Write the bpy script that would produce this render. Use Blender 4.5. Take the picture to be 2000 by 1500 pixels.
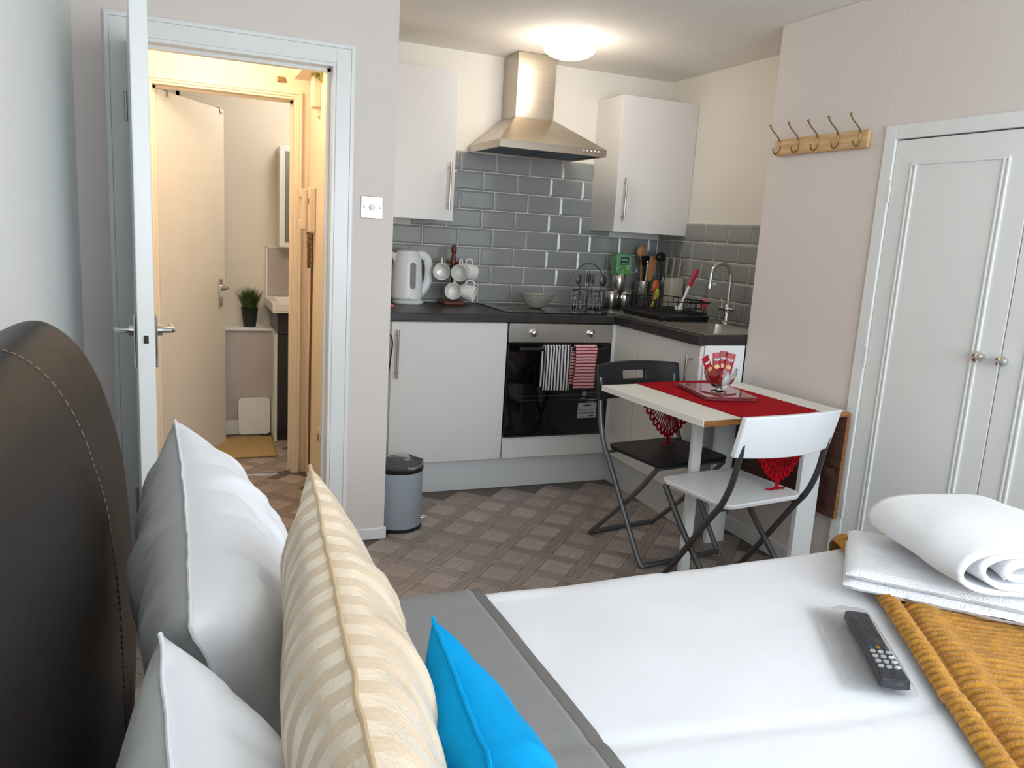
import bpy, bmesh, math, random
from mathutils import Vector, Matrix, noise
random.seed(7)
PI = math.pi
sc = bpy.context.scene
for o in list(bpy.data.objects): bpy.data.objects.remove(o)
COL = sc.collection

# ------------------------------------------------------------------ camera, world, exposure
cd = bpy.data.cameras.new('camera'); cam = bpy.data.objects.new('camera', cd); COL.objects.link(cam)
cd.sensor_fit = 'HORIZONTAL'; cd.sensor_width = 36; cd.lens = 1555.59*36/2000; cd.clip_start = .02
yaw, pitch, roll = [math.radians(a) for a in (22.989, 10.717, -3.4775)]
fwd = Vector((math.sin(yaw)*math.cos(pitch), math.cos(yaw)*math.cos(pitch), -math.sin(pitch)))
rgt = Vector((math.cos(yaw), -math.sin(yaw), 0)); dwn = fwd.cross(rgt)
r_ = rgt*math.cos(roll)+dwn*math.sin(roll); d_ = dwn*math.cos(roll)-rgt*math.sin(roll)
cam.matrix_world = Matrix(((r_.x,-d_.x,-fwd.x,0),(r_.y,-d_.y,-fwd.y,0),(r_.z,-d_.z,-fwd.z,1.33),(0,0,0,1)))
sc.camera = cam
w = bpy.data.worlds.new('sky'); sc.world = w; w.use_nodes = True
bg = w.node_tree.nodes['Background']; bg.inputs[0].default_value = (.82,.91,1.0,1); bg.inputs[1].default_value = 10.3
vs = sc.view_settings; vs.view_transform = 'Standard'; vs.look = 'None'; vs.gamma = 1; vs.use_curve_mapping = False
vs.exposure = 0.0
def light(name, kind, loc, power, color, size=.1, size_y=None, rot=(0,0,0), portal=False):
    l = bpy.data.lights.new(name, kind); l.energy = power; l.color = color
    if kind == 'AREA':
        l.shape = 'RECTANGLE'; l.size = size; l.size_y = size_y or size
        if portal: l.cycles.is_portal = True
    else: l.shadow_soft_size = size
    o = bpy.data.objects.new(name, l); COL.objects.link(o); o.location = loc; o.rotation_euler = rot
    return o
WX0, WX1, WZ0, WZ1, WY = .1, 2.3, .70, 2.15, -.9          # the window behind the camera
light('window_portal', 'AREA', ((WX0+WX1)/2, WY-.08, (WZ0+WZ1)/2), 1, (1,1,1), WX1-WX0, WZ1-WZ0, (PI/2,0,0), True)
light('hall_light', 'POINT', (.15,3.72,2.12), 13, (1,.80,.58), .08)
light('bathroom_light', 'POINT', (.75,4.75,2.1), 8, (1,.93,.85), .1)

# ------------------------------------------------------------------ materials
def lin(c):
    return tuple((v/255/12.92 if v/255 <= .04045 else ((v/255+.055)/1.055)**2.4) for v in c)+(1,)
def nd(nt, t, **k):
    n = nt.nodes.new(t)
    for a, v in k.items(): setattr(n, a, v)
    return n
MATS = {}
def mat(name, col, rough=.5, metal=0, var=0, scale=6, stretch=(1,1,1), bump=0, bscale=60, trans=0, ior=1.45, coat=0, emit=None, sheen=0, col2=None, aniso=0, spec=.5):
    m = bpy.data.materials.new(name); m.use_nodes = True; nt = m.node_tree; p = nt.nodes['Principled BSDF']
    p.inputs['Roughness'].default_value = rough; p.inputs['Metallic'].default_value = metal
    p.inputs['Transmission Weight'].default_value = trans; p.inputs['IOR'].default_value = ior
    p.inputs['Coat Weight'].default_value = coat; p.inputs['Coat Roughness'].default_value = .08
    p.inputs['Sheen Weight'].default_value = sheen; p.inputs['Specular IOR Level'].default_value = spec
    if emit: p.inputs['Emission Color'].default_value = lin(emit[0]); p.inputs['Emission Strength'].default_value = emit[1]
    tc = nd(nt,'ShaderNodeTexCoord'); mp = nd(nt,'ShaderNodeMapping'); nt.links.new(tc.outputs['Object'], mp.inputs['Vector'])
    mp.inputs['Scale'].default_value = stretch
    a = lin(col); b = lin(col2) if col2 else tuple(max(0,x*(1-var)) for x in a[:3])+(1,)
    nz = nd(nt,'ShaderNodeTexNoise'); nz.inputs['Scale'].default_value = scale; nz.inputs['Detail'].default_value = 5
    nt.links.new(mp.outputs[0], nz.inputs['Vector'])
    rp = nd(nt,'ShaderNodeValToRGB'); rp.color_ramp.elements[0].position = .35; rp.color_ramp.elements[1].position = .65
    rp.color_ramp.elements[0].color = a; rp.color_ramp.elements[1].color = b
    nt.links.new(nz.outputs['Fac'], rp.inputs[0]); nt.links.new(rp.outputs[0], p.inputs['Base Color'])
    if bump:
        n2 = nd(nt,'ShaderNodeTexNoise'); n2.inputs['Scale'].default_value = bscale; n2.inputs['Detail'].default_value = 4
        nt.links.new(mp.outputs[0], n2.inputs['Vector'])
        bp = nd(nt,'ShaderNodeBump'); bp.inputs['Strength'].default_value = bump; bp.inputs['Distance'].default_value = .01
        nt.links.new(n2.outputs['Fac'], bp.inputs['Height']); nt.links.new(bp.outputs[0], p.inputs['Normal'])
    MATS[name] = m
    return m
def stripes(name, ca, cb, axis, period, duty=.5, rough=(.6,.6), coord='Object', phase=0, sheen=0, bump=0, metal=(0,0)):
    m = mat(name, ca, rough[0], sheen=sheen, bump=bump, bscale=220); nt = m.node_tree; p = nt.nodes['Principled BSDF']
    tc = nd(nt,'ShaderNodeTexCoord'); sp = nd(nt,'ShaderNodeSeparateXYZ'); nt.links.new(tc.outputs[coord], sp.inputs[0])
    d = nd(nt,'ShaderNodeMath',operation='MULTIPLY_ADD'); d.inputs[1].default_value = 1/period; d.inputs[2].default_value = phase+1000
    nt.links.new(sp.outputs[axis], d.inputs[0])
    f = nd(nt,'ShaderNodeMath',operation='FRACT'); nt.links.new(d.outputs[0], f.inputs[0])
    g = nd(nt,'ShaderNodeMath',operation='LESS_THAN'); g.inputs[1].default_value = duty; nt.links.new(f.outputs[0], g.inputs[0])
    mx = nd(nt,'ShaderNodeMix',data_type='RGBA'); mx.inputs[6].default_value = lin(ca); mx.inputs[7].default_value = lin(cb)
    nt.links.new(g.outputs[0], mx.inputs[0]); nt.links.new(mx.outputs[2], p.inputs['Base Color'])
    mr = nd(nt,'ShaderNodeMapRange'); mr.inputs[3].default_value = rough[0]; mr.inputs[4].default_value = rough[1]
    nt.links.new(g.outputs[0], mr.inputs[0]); nt.links.new(mr.outputs[0], p.inputs['Roughness'])
    mm = nd(nt,'ShaderNodeMapRange'); mm.inputs[3].default_value = metal[0]; mm.inputs[4].default_value = metal[1]
    nt.links.new(g.outputs[0], mm.inputs[0]); nt.links.new(mm.outputs[0], p.inputs['Metallic'])
    return m
def film(name, tint=(1,1,1), k=.55):
    m = bpy.data.materials.new(name); m.use_nodes = True; nt = m.node_tree; nt.nodes.remove(nt.nodes['Principled BSDF'])
    out = nt.nodes['Material Output']; t = nd(nt,'ShaderNodeBsdfTransparent'); t.inputs[0].default_value = tint+(1,)
    g = nd(nt,'ShaderNodeBsdfGlossy'); g.inputs['Roughness'].default_value = .06
    lw = nd(nt,'ShaderNodeLayerWeight'); lw.inputs[0].default_value = .38
    nz = nd(nt,'ShaderNodeTexNoise'); nz.inputs['Scale'].default_value = 38
    bp = nd(nt,'ShaderNodeBump'); bp.inputs['Strength'].default_value = .8; bp.inputs['Distance'].default_value = .01
    nt.links.new(nz.outputs['Fac'], bp.inputs['Height']); nt.links.new(bp.outputs[0], g.inputs['Normal'])
    ml = nd(nt,'ShaderNodeMath',operation='MULTIPLY'); ml.inputs[1].default_value = k; nt.links.new(lw.outputs['Fresnel'], ml.inputs[0])
    mx = nd(nt,'ShaderNodeMixShader'); nt.links.new(ml.outputs[0], mx.inputs[0]); nt.links.new(t.outputs[0], mx.inputs[1]); nt.links.new(g.outputs[0], mx.inputs[2])
    nt.links.new(mx.outputs[0], out.inputs['Surface']); MATS[name] = m
    return m
m_wall = mat('wall_paint', (228,217,210), .75, var=.03, scale=1.5, bump=.03, bscale=90)
m_lwall = mat('cool_white_paint', (246,248,246), .75, var=.02, scale=1.5, bump=.03, bscale=90)
m_kwall = mat('kitchen_paint', (238,232,222), .75, var=.03, scale=1.5, bump=.03, bscale=90)
m_ceil = mat('ceiling_paint', (244,240,233), .85, var=.02, bump=.02)
m_gloss = mat('gloss_white_paint', (235,235,232), .28, var=.02, bump=.03, bscale=25)
m_hall = mat('hall_paint', (238,222,196), .7, var=.03)
m_bath = mat('bath_paint', (230,222,208), .7, var=.03)
m_unit = mat('unit_white', (230,226,222), .22, var=.01)
m_plinth = mat('plinth_white', (222,222,222), .2, var=.02)
m_panel = mat('end_panel_white', (236,236,234), .3)
m_work = mat('worktop_laminate', (52,46,46), .38, scale=7, stretch=(1,14,14), col2=(30,27,28), bump=.06, bscale=30)
m_work2 = mat('worktop_laminate_b', (52,46,46), .38, scale=7, stretch=(14,1,14), col2=(30,27,28), bump=.06, bscale=30)
m_tile = mat('grey_glaze', (150,151,148), .08, var=.05, scale=2, coat=.4)
m_grout = mat('grout', (226,224,218), .9, var=.05, scale=40)
m_steel = mat('brushed_steel', (190,184,176), .3, 1, scale=4, stretch=(60,60,1), var=.08, bump=.05, bscale=6)
m_hoods = mat('hood_steel', (196,186,172), .3, 1, scale=3, stretch=(1,60,60), var=.1, bump=.04, bscale=5)
m_chrome = mat('chrome', (215,215,215), .08, 1)
m_blackglass = mat('black_glass', (12,12,15), .05, coat=.5)
m_black = mat('black_plastic', (22,22,25), .42, var=.1, scale=40)
m_blackp = mat('chair_black', (26,27,31), .45, var=.1, scale=60, bump=.04, bscale=200)
m_dark = mat('dark_void', (30,28,27), .8)
m_filter = mat('filter_mesh', (50,72,82), .4, .6, bump=.4, bscale=300)  # even blue-grey metal for the hood filters
m_white = mat('white_plastic', (236,236,236), .32)
m_cer = mat('white_ceramic', (240,238,232), .12, coat=.4)
m_chairw = mat('chair_white', (238,240,242), .35, var=.02)
m_tubeg = mat('grey_tube', (118,120,124), .35, .7, var=.05)
m_tubed = mat('dark_tube', (92,92,94), .35, .7, var=.05)
m_tabw = mat('table_white', (240,236,227), .45, scale=3, stretch=(1,30,30), var=.07, bump=.05, bscale=20)
m_tabb = mat('raw_board_edge', (168,112,58), .6, scale=8, stretch=(1,1,8), col2=(120,74,36))
m_tabd = mat('brown_board', (84,44,34), .5, scale=6, stretch=(1,1,6), col2=(58,30,24))
m_red = mat('red_lace', (190,8,26), .8, var=.35, scale=150, bump=.7, bscale=170, spec=.15)
m_redd = mat('dark_red_lace', (158,8,28), .8, var=.2, scale=150, bump=.4, bscale=170, spec=.15)
m_redglass = mat('red_glass', (225,120,125), .05, trans=.75, ior=1.45)
m_glass = mat('clear_glass', (250,250,250), .02, trans=1, ior=1.45)
m_cglass = mat('cut_glass', (235,240,230), .08, trans=.9, ior=1.5, bump=.5, bscale=60)
m_pine = mat('pine', (222,186,138), .55, scale=5, stretch=(12,1,12), col2=(200,158,108), bump=.05, bscale=20)
m_brass = mat('aged_brass', (150,128,86), .35, 1)
m_teak = mat('mug_tree_wood', (126,56,34), .4, scale=8, stretch=(1,1,.2), col2=(88,34,22), coat=.2)
m_oak = mat('light_wood', (206,150,102), .6, scale=6, stretch=(8,8,1), col2=(182,124,80))
m_ladle = mat('orange_wood', (176,84,34), .5, var=.2)
m_green = mat('lime_plastic', (150,150,40), .45)
m_pink = mat('crimson_plastic', (200,22,66), .4)
m_sponge = mat('coral_cloth', (226,104,104), .9, var=.15, scale=60)
m_block = mat('knife_block', (186,182,168), .5, var=.04)
m_teabox = mat('green_carton', (140,186,140), .5, scale=28, col2=(78,142,88))
m_teadk = mat('dark_green_print', (18,72,62), .5)
m_leaf = mat('leaf_print', (72,146,48), .5)
m_leather = mat('brown_leather', (22,17,15), .46, scale=9, stretch=(1,.25,1), col2=(27,22,20), bump=.14, bscale=45, spec=.35)
m_stitch = mat('tan_thread', (120,98,80), .8)
m_linen = mat('white_cotton', (227,227,231), .85, var=.02, scale=5, bump=.32, bscale=9, sheen=.15)
m_pgrey = mat('grey_cotton', (164,162,160), .85, var=.05, scale=5, bump=.3, bscale=14, sheen=.15)
m_dgrey = mat('grey_duvet', (132,130,130), .85, var=.04, scale=5, bump=.12, bscale=16, sheen=.1)
m_hem = mat('grey_hem', (112,109,106), .85, bump=.1)
m_gold = stripes('gold_satin', (210,188,162), (236,220,198), 'X', 1/17, .5, (.72,.34), 'UV', bump=.12, metal=(0,.25))
m_goldseam = mat('gold_piping', (190,164,130), .6)
m_blue = mat('turquoise_cotton', (0,146,206), .85, var=.06, scale=8, bump=.15, bscale=30, spec=.15)
m_throw = mat('mustard_fleece', (192,135,54), .95, var=.28, scale=50, bump=.6, bscale=240, sheen=.25, spec=.1)
m_towel = mat('white_terry', (240,240,243), .95, var=.03, scale=120, bump=.55, bscale=260, sheen=.5)
m_towels = mat('smooth_towel', (236,236,238), .9, var=.03, bump=.2, bscale=300, sheen=.4)
m_remote = mat('remote_black', (46,48,55), .45)
m_btn = mat('button_white', (225,225,228), .5)
m_bin = mat('bin_grey', (160,168,176), .45, var=.02)
m_marble = mat('marble_laminate', (206,200,196), .25, scale=3, stretch=(1,1,.5), col2=(178,170,166))
m_vanity = mat('graphite_gloss', (62,60,62), .25)
m_mat = mat('ochre_mat', (190,160,108), .95, var=.2, scale=80, bump=.5, bscale=200)
m_mirror = mat('mirror', (150,165,160), .03, 1)
m_grass = mat('artificial_grass', (74,104,40), .6, var=.5, scale=30)
m_pot = mat('dark_pot', (36,40,38), .5)
m_magn = mat('magnolia_plastic', (234,214,190), .4)
m_cord = mat('brown_cord', (120,88,58), .5)
m_yellow = mat('green_yellow_wire', (150,160,40), .5)
m_lamp = mat('opal_glass', (255,250,240), .3, emit=((255,242,226),8))
m_twb = stripes('navy_white_stripe', (28,30,40), (222,216,212), 'X', .0166, .55, (.9,.9), bump=.2)
m_twr = stripes('red_white_stripe', (150,26,40), (232,180,184), 'Z', .0168, .62, (.9,.9), bump=.2)
m_liner = film('bin_liner', (.95,.95,.95), 1.0)
m_bag = film('plastic_bag', (.985,.985,.985), .7)
m_silver = mat('sticker_silver', (168,168,170), .5)
m_print = mat('grey_print', (150,150,150), .6)
m_sachet = mat('red_sachet', (176,20,32), .3, var=.3, scale=30)
m_cream = mat('cream_print', (228,190,140), .5)
m_blind = mat('window_frame_white', (235,235,235), .4)
floor_cols = [(182,167,158),(173,158,149),(187,173,164),(168,153,144),(176,163,156)]
m_blocks = [mat('vinyl_light_%s'%n, c, .42, scale=9, stretch=(1,9,1), col2=tuple(int(v*.84) for v in c), bump=.05, bscale=30) for n, c in zip('abcde', floor_cols)]
m_strips = [mat('vinyl_dark_%s'%n, tuple(int(v*.87) for v in c), .42, scale=9, stretch=(1,9,1), col2=tuple(int(v*.72) for v in c), bump=.05, bscale=30) for n, c in zip('abc', floor_cols)]
m_floor = mat('vinyl_base', (104,92,84), .5, var=.2, scale=8)

# ------------------------------------------------------------------ mesh building
class B:
    def __init__(s): s.v = []; s.f = []; s.uv = {}; s.mi = []; s.cur = 0
    def add(s, vs, fs, uvs=None):
        o = len(s.v); s.v += [tuple(v) for v in vs]
        for i, f in enumerate(fs):
            if uvs: s.uv[len(s.f)] = uvs[i]
            s.f.append(tuple(o+k for k in f)); s.mi.append(s.cur)
        return s
    def box(s, x0, x1, y0, y1, z0, z1):
        return s.add([(x0,y0,z0),(x1,y0,z0),(x1,y1,z0),(x0,y1,z0),(x0,y0,z1),(x1,y0,z1),(x1,y1,z1),(x0,y1,z1)],
                     [(0,3,2,1),(4,5,6,7),(0,1,5,4),(1,2,6,5),(2,3,7,6),(3,0,4,7)])
    def hexa(s, lo, hi):                                   # two matching quads
        return s.add(list(lo)+list(hi), [(0,3,2,1),(4,5,6,7),(0,1,5,4),(1,2,6,5),(2,3,7,6),(3,0,4,7)])
    def prism(s, poly, f0, f1):                            # f(p)->3d for both ends
        n = len(poly); a = [f0(p) for p in poly]; b = [f1(p) for p in poly]
        return s.add(a+b, [tuple(range(n-1,-1,-1)), tuple(range(n,2*n))]+[(i,(i+1)%n,n+(i+1)%n,n+i) for i in range(n)])
    def grid(s, fn, nu, nv, closed_u=False):
        vs = [fn(i/nu, j/nv) for j in range(nv+1) for i in range(nu+1)]
        fs = []; uvs = []
        for j in range(nv):
            for i in range(nu):
                a = j*(nu+1)+i; fs.append((a,a+1,a+nu+2,a+nu+1))
                uvs.append([(i/nu,j/nv),((i+1)/nu,j/nv),((i+1)/nu,(j+1)/nv),(i/nu,(j+1)/nv)])
        return s.add(vs, fs, uvs)
    def lathe(s, prof, c=(0,0,0), n=24, axis=None, sx=1, sy=1):
        Q = Matrix.Identity(3) if axis is None else Vector((0,0,1)).rotation_difference(Vector(axis).normalized()).to_matrix()
        c = Vector(c); m = len(prof); vs = []
        for r, z in prof:
            for k in range(n):
                a = 2*PI*k/n; vs.append(c+Q@Vector((r*sx*math.cos(a), r*sy*math.sin(a), z)))
        fs = [(j*n+k, j*n+(k+1)%n, (j+1)*n+(k+1)%n, (j+1)*n+k) for j in range(m-1) for k in range(n)]
        if prof[0][0] > 1e-6: fs.append(tuple(range(n-1,-1,-1)))
        if prof[-1][0] > 1e-6: fs.append(tuple(range((m-1)*n, m*n)))
        return s.add(vs, fs)
    def cyl(s, a, b, r, r2=None, n=16):
        a = Vector(a); b = Vector(b); return s.lathe([(r,0),(r if r2 is None else r2,(b-a).length)], a, n, b-a)
    def tube(s, pts, r, n=8, closed=False, flat=1.0):
        P = [Vector(p) for p in pts]; m = len(P); rings = []; up = None
        for i in range(m):
            t = (P[(i+1)%m]-P[i-1]) if closed else (P[min(i+1,m-1)]-P[max(i-1,0)])
            if t.length < 1e-9: t = Vector((0,0,1))
            t.normalize()
            if up is None:
                up = Vector((0,0,1)) if abs(t.z) < .9 else Vector((0,1,0))
            up = (up-t*up.dot(t)); up = up.normalized() if up.length > 1e-6 else t.orthogonal().normalized()
            sd = t.cross(up)
            rr = r[i] if isinstance(r, (list,tuple)) else r
            rings.append([P[i]+sd*rr*math.cos(2*PI*k/n)+up*rr*flat*math.sin(2*PI*k/n) for k in range(n)])
        vs = [v for g in rings for v in g]; mm = m if closed else m-1
        fs = [(i*n+k, i*n+(k+1)%n, ((i+1)%m)*n+(k+1)%n, ((i+1)%m)*n+k) for i in range(mm) for k in range(n)]
        if not closed: fs += [tuple(range(n-1,-1,-1)), tuple(range((m-1)*n, m*n))]
        return s.add(vs, fs)
    def sphere(s, c, r, n=12, sx=1, sy=1, sz=1):
        k = max(6, n//2); prof = [(max(1e-7, r*math.sin(PI*i/k)), -r*sz*math.cos(PI*i/k)) for i in range(k+1)]
        return s.lathe(prof, c, n, None, sx, sy)
    def xf(s, M, start=0):
        for i in range(start, len(s.v)): s.v[i] = tuple(M@Vector(s.v[i]))
        return s
def bez(pts, n=6):                                         # rounded polyline (Catmull-Rom)
    P = [Vector(p) for p in pts]; P = [P[0]*2-P[1]]+P+[P[-1]*2-P[-2]]; out = []
    for i in range(1, len(P)-2):
        for k in range(n):
            t = k/n; a,b,c,d = P[i-1:i+3]
            out.append(.5*((2*b)+(c-a)*t+(2*a-5*b+4*c-d)*t*t+(3*b-a-3*c+d)*t**3))
    out.append(P[-2]); return out
PINV = {}
def obj(b, name, m, parent=None, smooth=False, bevel=0, seg=2, sub=0, solid=0, merge=False):
    me = bpy.data.meshes.new(name); me.from_pydata(b.v, [], b.f)
    ms = m if isinstance(m, (list,tuple)) else [m]
    for x in ms: me.materials.append(x)
    if len(ms) > 1:
        for p, i in zip(me.polygons, b.mi): p.material_index = i
    if b.uv:
        u = me.uv_layers.new(name='UVMap')
        for p in me.polygons:
            q = b.uv.get(p.index)
            if q:
                for li, c in zip(p.loop_indices, q): u.data[li].uv = c
    bm = bmesh.new(); bm.from_mesh(me)
    if merge: bmesh.ops.remove_doubles(bm, verts=bm.verts, dist=1e-5)
    bmesh.ops.recalc_face_normals(bm, faces=bm.faces); bm.to_mesh(me); bm.free()
    if smooth:
        me.polygons.foreach_set('use_smooth', [True]*len(me.polygons))
        try: me.set_sharp_from_angle(angle=math.radians(40))
        except Exception: pass
    o = bpy.data.objects.new(name, me); COL.objects.link(o)
    if bevel:
        md = o.modifiers.new('bevel','BEVEL'); md.width = bevel; md.segments = seg; md.limit_method = 'ANGLE'; md.angle_limit = math.radians(35)
        md.harden_normals = False
    if solid: md = o.modifiers.new('solid','SOLIDIFY'); md.thickness = solid; md.offset = 0
    if sub: md = o.modifiers.new('sub','SUBSURF'); md.levels = sub; md.render_levels = sub
    if parent is not None: attach(o, parent)
    return o
def attach(o, parent):
    o.parent = parent
    if parent.parent is None and parent.type == 'EMPTY': o.matrix_parent_inverse = parent.matrix_basis.inverted()
    return o
def tag(o, label, cat, group=None):
    o['label'] = label; o['category'] = cat
    if group: o['group'] = group
    return o
def thing(name, label, cat, loc=(0,0,0), group=None):
    o = bpy.data.objects.new(name, None); COL.objects.link(o); o.location = loc; o.empty_display_size = .05
    return tag(o, label, cat, group)
def struct(b, name, m, parent=None, **k):
    o = obj(b, name, m, parent, **k); o['kind'] = 'structure'; return o
def dup(o, loc, rotz=0, label=None, parent=None):
    r = o.copy(); COL.objects.link(r); r.location = loc; r.rotation_euler = (0,0,rotz)
    if label: r['label'] = label
    for ch in o.children:
        c = ch.copy(); COL.objects.link(c); c.parent = r
        for g in ch.children:
            d = g.copy(); COL.objects.link(d); d.parent = c
    return r
def rrect(w, h, r, n=5):
    out = []
    for cx, cy, a0 in ((w/2-r,h/2-r,0),(-w/2+r,h/2-r,PI/2),(-w/2+r,-h/2+r,PI),(w/2-r,-h/2+r,3*PI/2)):
        out += [(cx+r*math.cos(a0+PI/2*k/n), cy+r*math.sin(a0+PI/2*k/n)) for k in range(n+1)]
    return out

# ------------------------------------------------------------------ the room shell
ZC = 2.27; XL = -.32; YD = 3.21; YB = 4.30; XK = .80; XR = 2.75; XB = 2.40; YE = 2.935
fl = struct(B().box(-.6,3.1,-1.4,5.5,-.08,-.002), 'floor', m_floor)
struct(B().box(-.6,3.1,-1.4,5.5,ZC,ZC+.08), 'ceiling', m_ceil)
struct(B().box(XL-.1,XL,-1.3,YD+.1,0,ZC), 'wall_left', m_lwall)
OX0, OX1, OZ = -.14, .549, 1.905                                  # main doorway
b = B().box(XL,OX0-.03,YD,YD+.1,0,ZC).box(OX1+.03,XK,YD,YD+.1,0,ZC).box(OX0-.03,OX1+.03,YD,YD+.1,OZ+.03,ZC)
struct(b, 'wall_partition', m_wall)
struct(B().box(.61,XK,YD+.1,YB,0,ZC), 'wall_hall_right', [m_hall])
BX0, BX1, BZ, YH = -.10, .537, 1.909, 4.227                        # bathroom doorway
b = B().box(XL,BX0-.03,YH,YB,0,ZC).box(BX1+.03,.61,YH,YB,0,ZC).box(BX0-.03,BX1+.03,YH,YB,BZ+.03,ZC)
struct(b, 'wall_hall_back', m_hall)
struct(B().box(XL-.1,XL,YD+.1,5.4,0,ZC), 'wall_hall_left', m_hall)
wb = struct(B().box(.61,XR+.1,YB,YB+.08,0,ZC), 'wall_back', m_kwall)
wr = struct(B().box(XR,XR+.1,YE,YB,0,ZC), 'wall_right', m_kwall)
WY0, WY1 = 1.18, 2.24                                              # wardrobe doors
struct(B().box(XB,XR+.1,2.285,YE,0,ZC), 'wall_chimney', m_wall, bevel=.004)
b = B().box(XB,XR+.1,-1.3,1.13,0,ZC).box(XB,XR+.1,1.13,2.285,1.79,ZC)
struct(b, 'wall_wardrobe_side', m_wall)
b = B().box(XL,WX0,WY-.1,WY,0,ZC).box(WX1,XB,WY-.1,WY,0,ZC).box(WX0,WX1,WY-.1,WY,0,WZ0).box(WX0,WX1,WY-.1,WY,WZ1,ZC)
struct(b, 'wall_near', m_wall)
wn = struct(B().box(WX0,WX1,WY-.1,WY-.04,WZ0,WZ0+.05).box(WX0,WX1,WY-.1,WY-.04,WZ1-.05,WZ1).box(WX0,WX0+.05,WY-.1,WY-.04,WZ0,WZ1).box(WX1-.05,WX1,WY-.1,WY-.04,WZ0,WZ1), 'window_1', m_blind)
obj(B().box((WX0+WX1)/2-.025,(WX0+WX1)/2+.025,WY-.095,WY-.045,WZ0+.05,WZ1-.05), 'mullion', m_blind, wn)
obj(B().box(WX0+.05,WX1-.05,WY-.073,WY-.070,WZ0+.05,WZ1-.05), 'glass_pane', film('window_glass', (.98,.99,.99), .15), wn)
obj(B().box(WX0-.06,WX1+.06,WY-.04,WY+.12,WZ0-.03,WZ0), 'window_sill', m_gloss, wn)
struct(B().box(.0,1.45,5.30,5.4,0,ZC), 'wall_bathroom_back', m_bath)
struct(B().box(XL,.02,5.30,5.4,0,ZC), 'wall_bathroom_corner', m_bath)
struct(B().box(1.35,1.45,YB+.08,5.3,0,ZC), 'wall_bathroom_right', m_bath)

# door linings and architraves
def frame(name, x0, x1, zt, y0, y1, ysurf, wa, m, side=-1):
    b = B().box(x0-.03,x0,y0,y1,0,zt).box(x1,x1+.03,y0,y1,0,zt).box(x0-.03,x1+.03,y0,y1,zt,zt+.03)
    o = struct(b, name, m, bevel=.002)
    a = B()
    for k, (w0, w1, t) in enumerate(((.0,wa,.012),(.012,wa-.018,.018),(wa-.018,wa-.004,.022))):
        ya, yb = sorted((ysurf, ysurf+side*t))
        a.box(x0-w1,x0-w0,ya,yb,0,zt+w1).box(x1+w0,x1+w1,ya,yb,0,zt+w1).box(x0-w0,x1+w0,ya,yb,zt+w0,zt+w1)
    obj(a, 'architrave', m, o, bevel=.0015)
    obj(B().box(x0,x0+.012,y0+.045,y1-.02,0,zt).box(x1-.012,x1,y0+.045,y1-.02,0,zt).box(x0,x1,y0+.045,y1-.02,zt-.012,zt), 'door_stop', m, o)
    return o
frame('trim_1', OX0, OX1, OZ, YD, YD+.1, YD, .085, m_gloss)
frame('trim_2', BX0, BX1, BZ, YH, YB, YH, .042, m_hall)
bb = lambda n, x0, x1, y0, y1, h=.052, m=m_gloss: struct(B().box(x0,x1,y0,y1,0,h), n, m, bevel=.004)
bb('baseboard_partition', OX1+.087, XK+.008, YD-.014, YD)
bb('baseboard_left', XL, XL+.014, 1.6, YD-.002)
bb('baseboard_chimney', XB-.014, XB, 2.34, YE, .075)
bb('baseboard_bathroom', -.2,.50,5.066,5.078,.09,m_gloss)
struct(B().box(.0,.545,4.218,4.236,0,.004), 'trim_3', m_chrome)
struct(B().box(-.10,.545,3.255,3.275,0,.004), 'trim_4', m_brass)

# floor pieces: woven vinyl squares and strips laid at 45 degrees
P_, W_ = .1765, .0565; S_ = P_-W_; g_ = .0007
ux, uy = Vector((.7071,.7071,0)), Vector((-.7071,.7071,0)); F0 = Vector((1.532,3.11,0))
def piece_mesh(nm, lu, lv, m):
    me = bpy.data.meshes.new(nm); t = .0018
    bb_ = B(); hu, hv = lu/2-g_, lv/2-g_
    bb_.hexa([(-hu,-hv,-.003),(hu,-hv,-.003),(hu,hv,-.003),(-hu,hv,-.003)], [(-hu+.0006,-hv+.0006,0),(hu-.0006,-hv+.0006,0),(hu-.0006,hv-.0006,0),(-hu+.0006,hv-.0006,0)])
    me.from_pydata(bb_.v, [], bb_.f); me.materials.append(m); return me
sq = [piece_mesh('floor_square', S_, S_, m) for m in m_blocks]
st = [piece_mesh('floor_strip', 2*S_+W_, W_, m) for m in m_strips]
def in_floor(x, y):
    if y < 4.17 and y > 3.36: a = XL < x < .60
    elif y <= 3.36 and y > 3.17: a = (-.12 < x < .53) or (x > .83)
    elif y >= 4.17 and y < 4.30: a = -.08 < x < .52
    elif y >= 4.30: a = -.05 < x < .95 and y < 5.04
    else: a = x > .3
    k = x > .83 and 3.2 < y < 3.70 and x < 2.2-.02
    if y > 3.2 and x > .60: a = k
    if y <= 3.17: a = XL+.02 < x < (2.38 if y < 2.9 else 2.17) and y > 1.55
    return a
for i in range(-14, 15):
    for j in range(-14, 15):
        c = F0+ux*(i*P_)+uy*(j*P_)
        if in_floor(c.x, c.y):
            o = bpy.data.objects.new('floor_square', random.choice(sq)); COL.objects.link(o); o.parent = fl
            o.location = c; o.rotation_euler = (0,0,PI/4+random.choice((0,PI/2)))
        x = c+(ux+uy)*(P_/2)
        if in_floor(x.x, x.y):
            o = bpy.data.objects.new('floor_strip', random.choice(st)); COL.objects.link(o); o.parent = fl
            o.location = x; o.rotation_euler = (0,0,PI/4+(0 if (i+j)%2 == 0 else PI/2))

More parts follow.
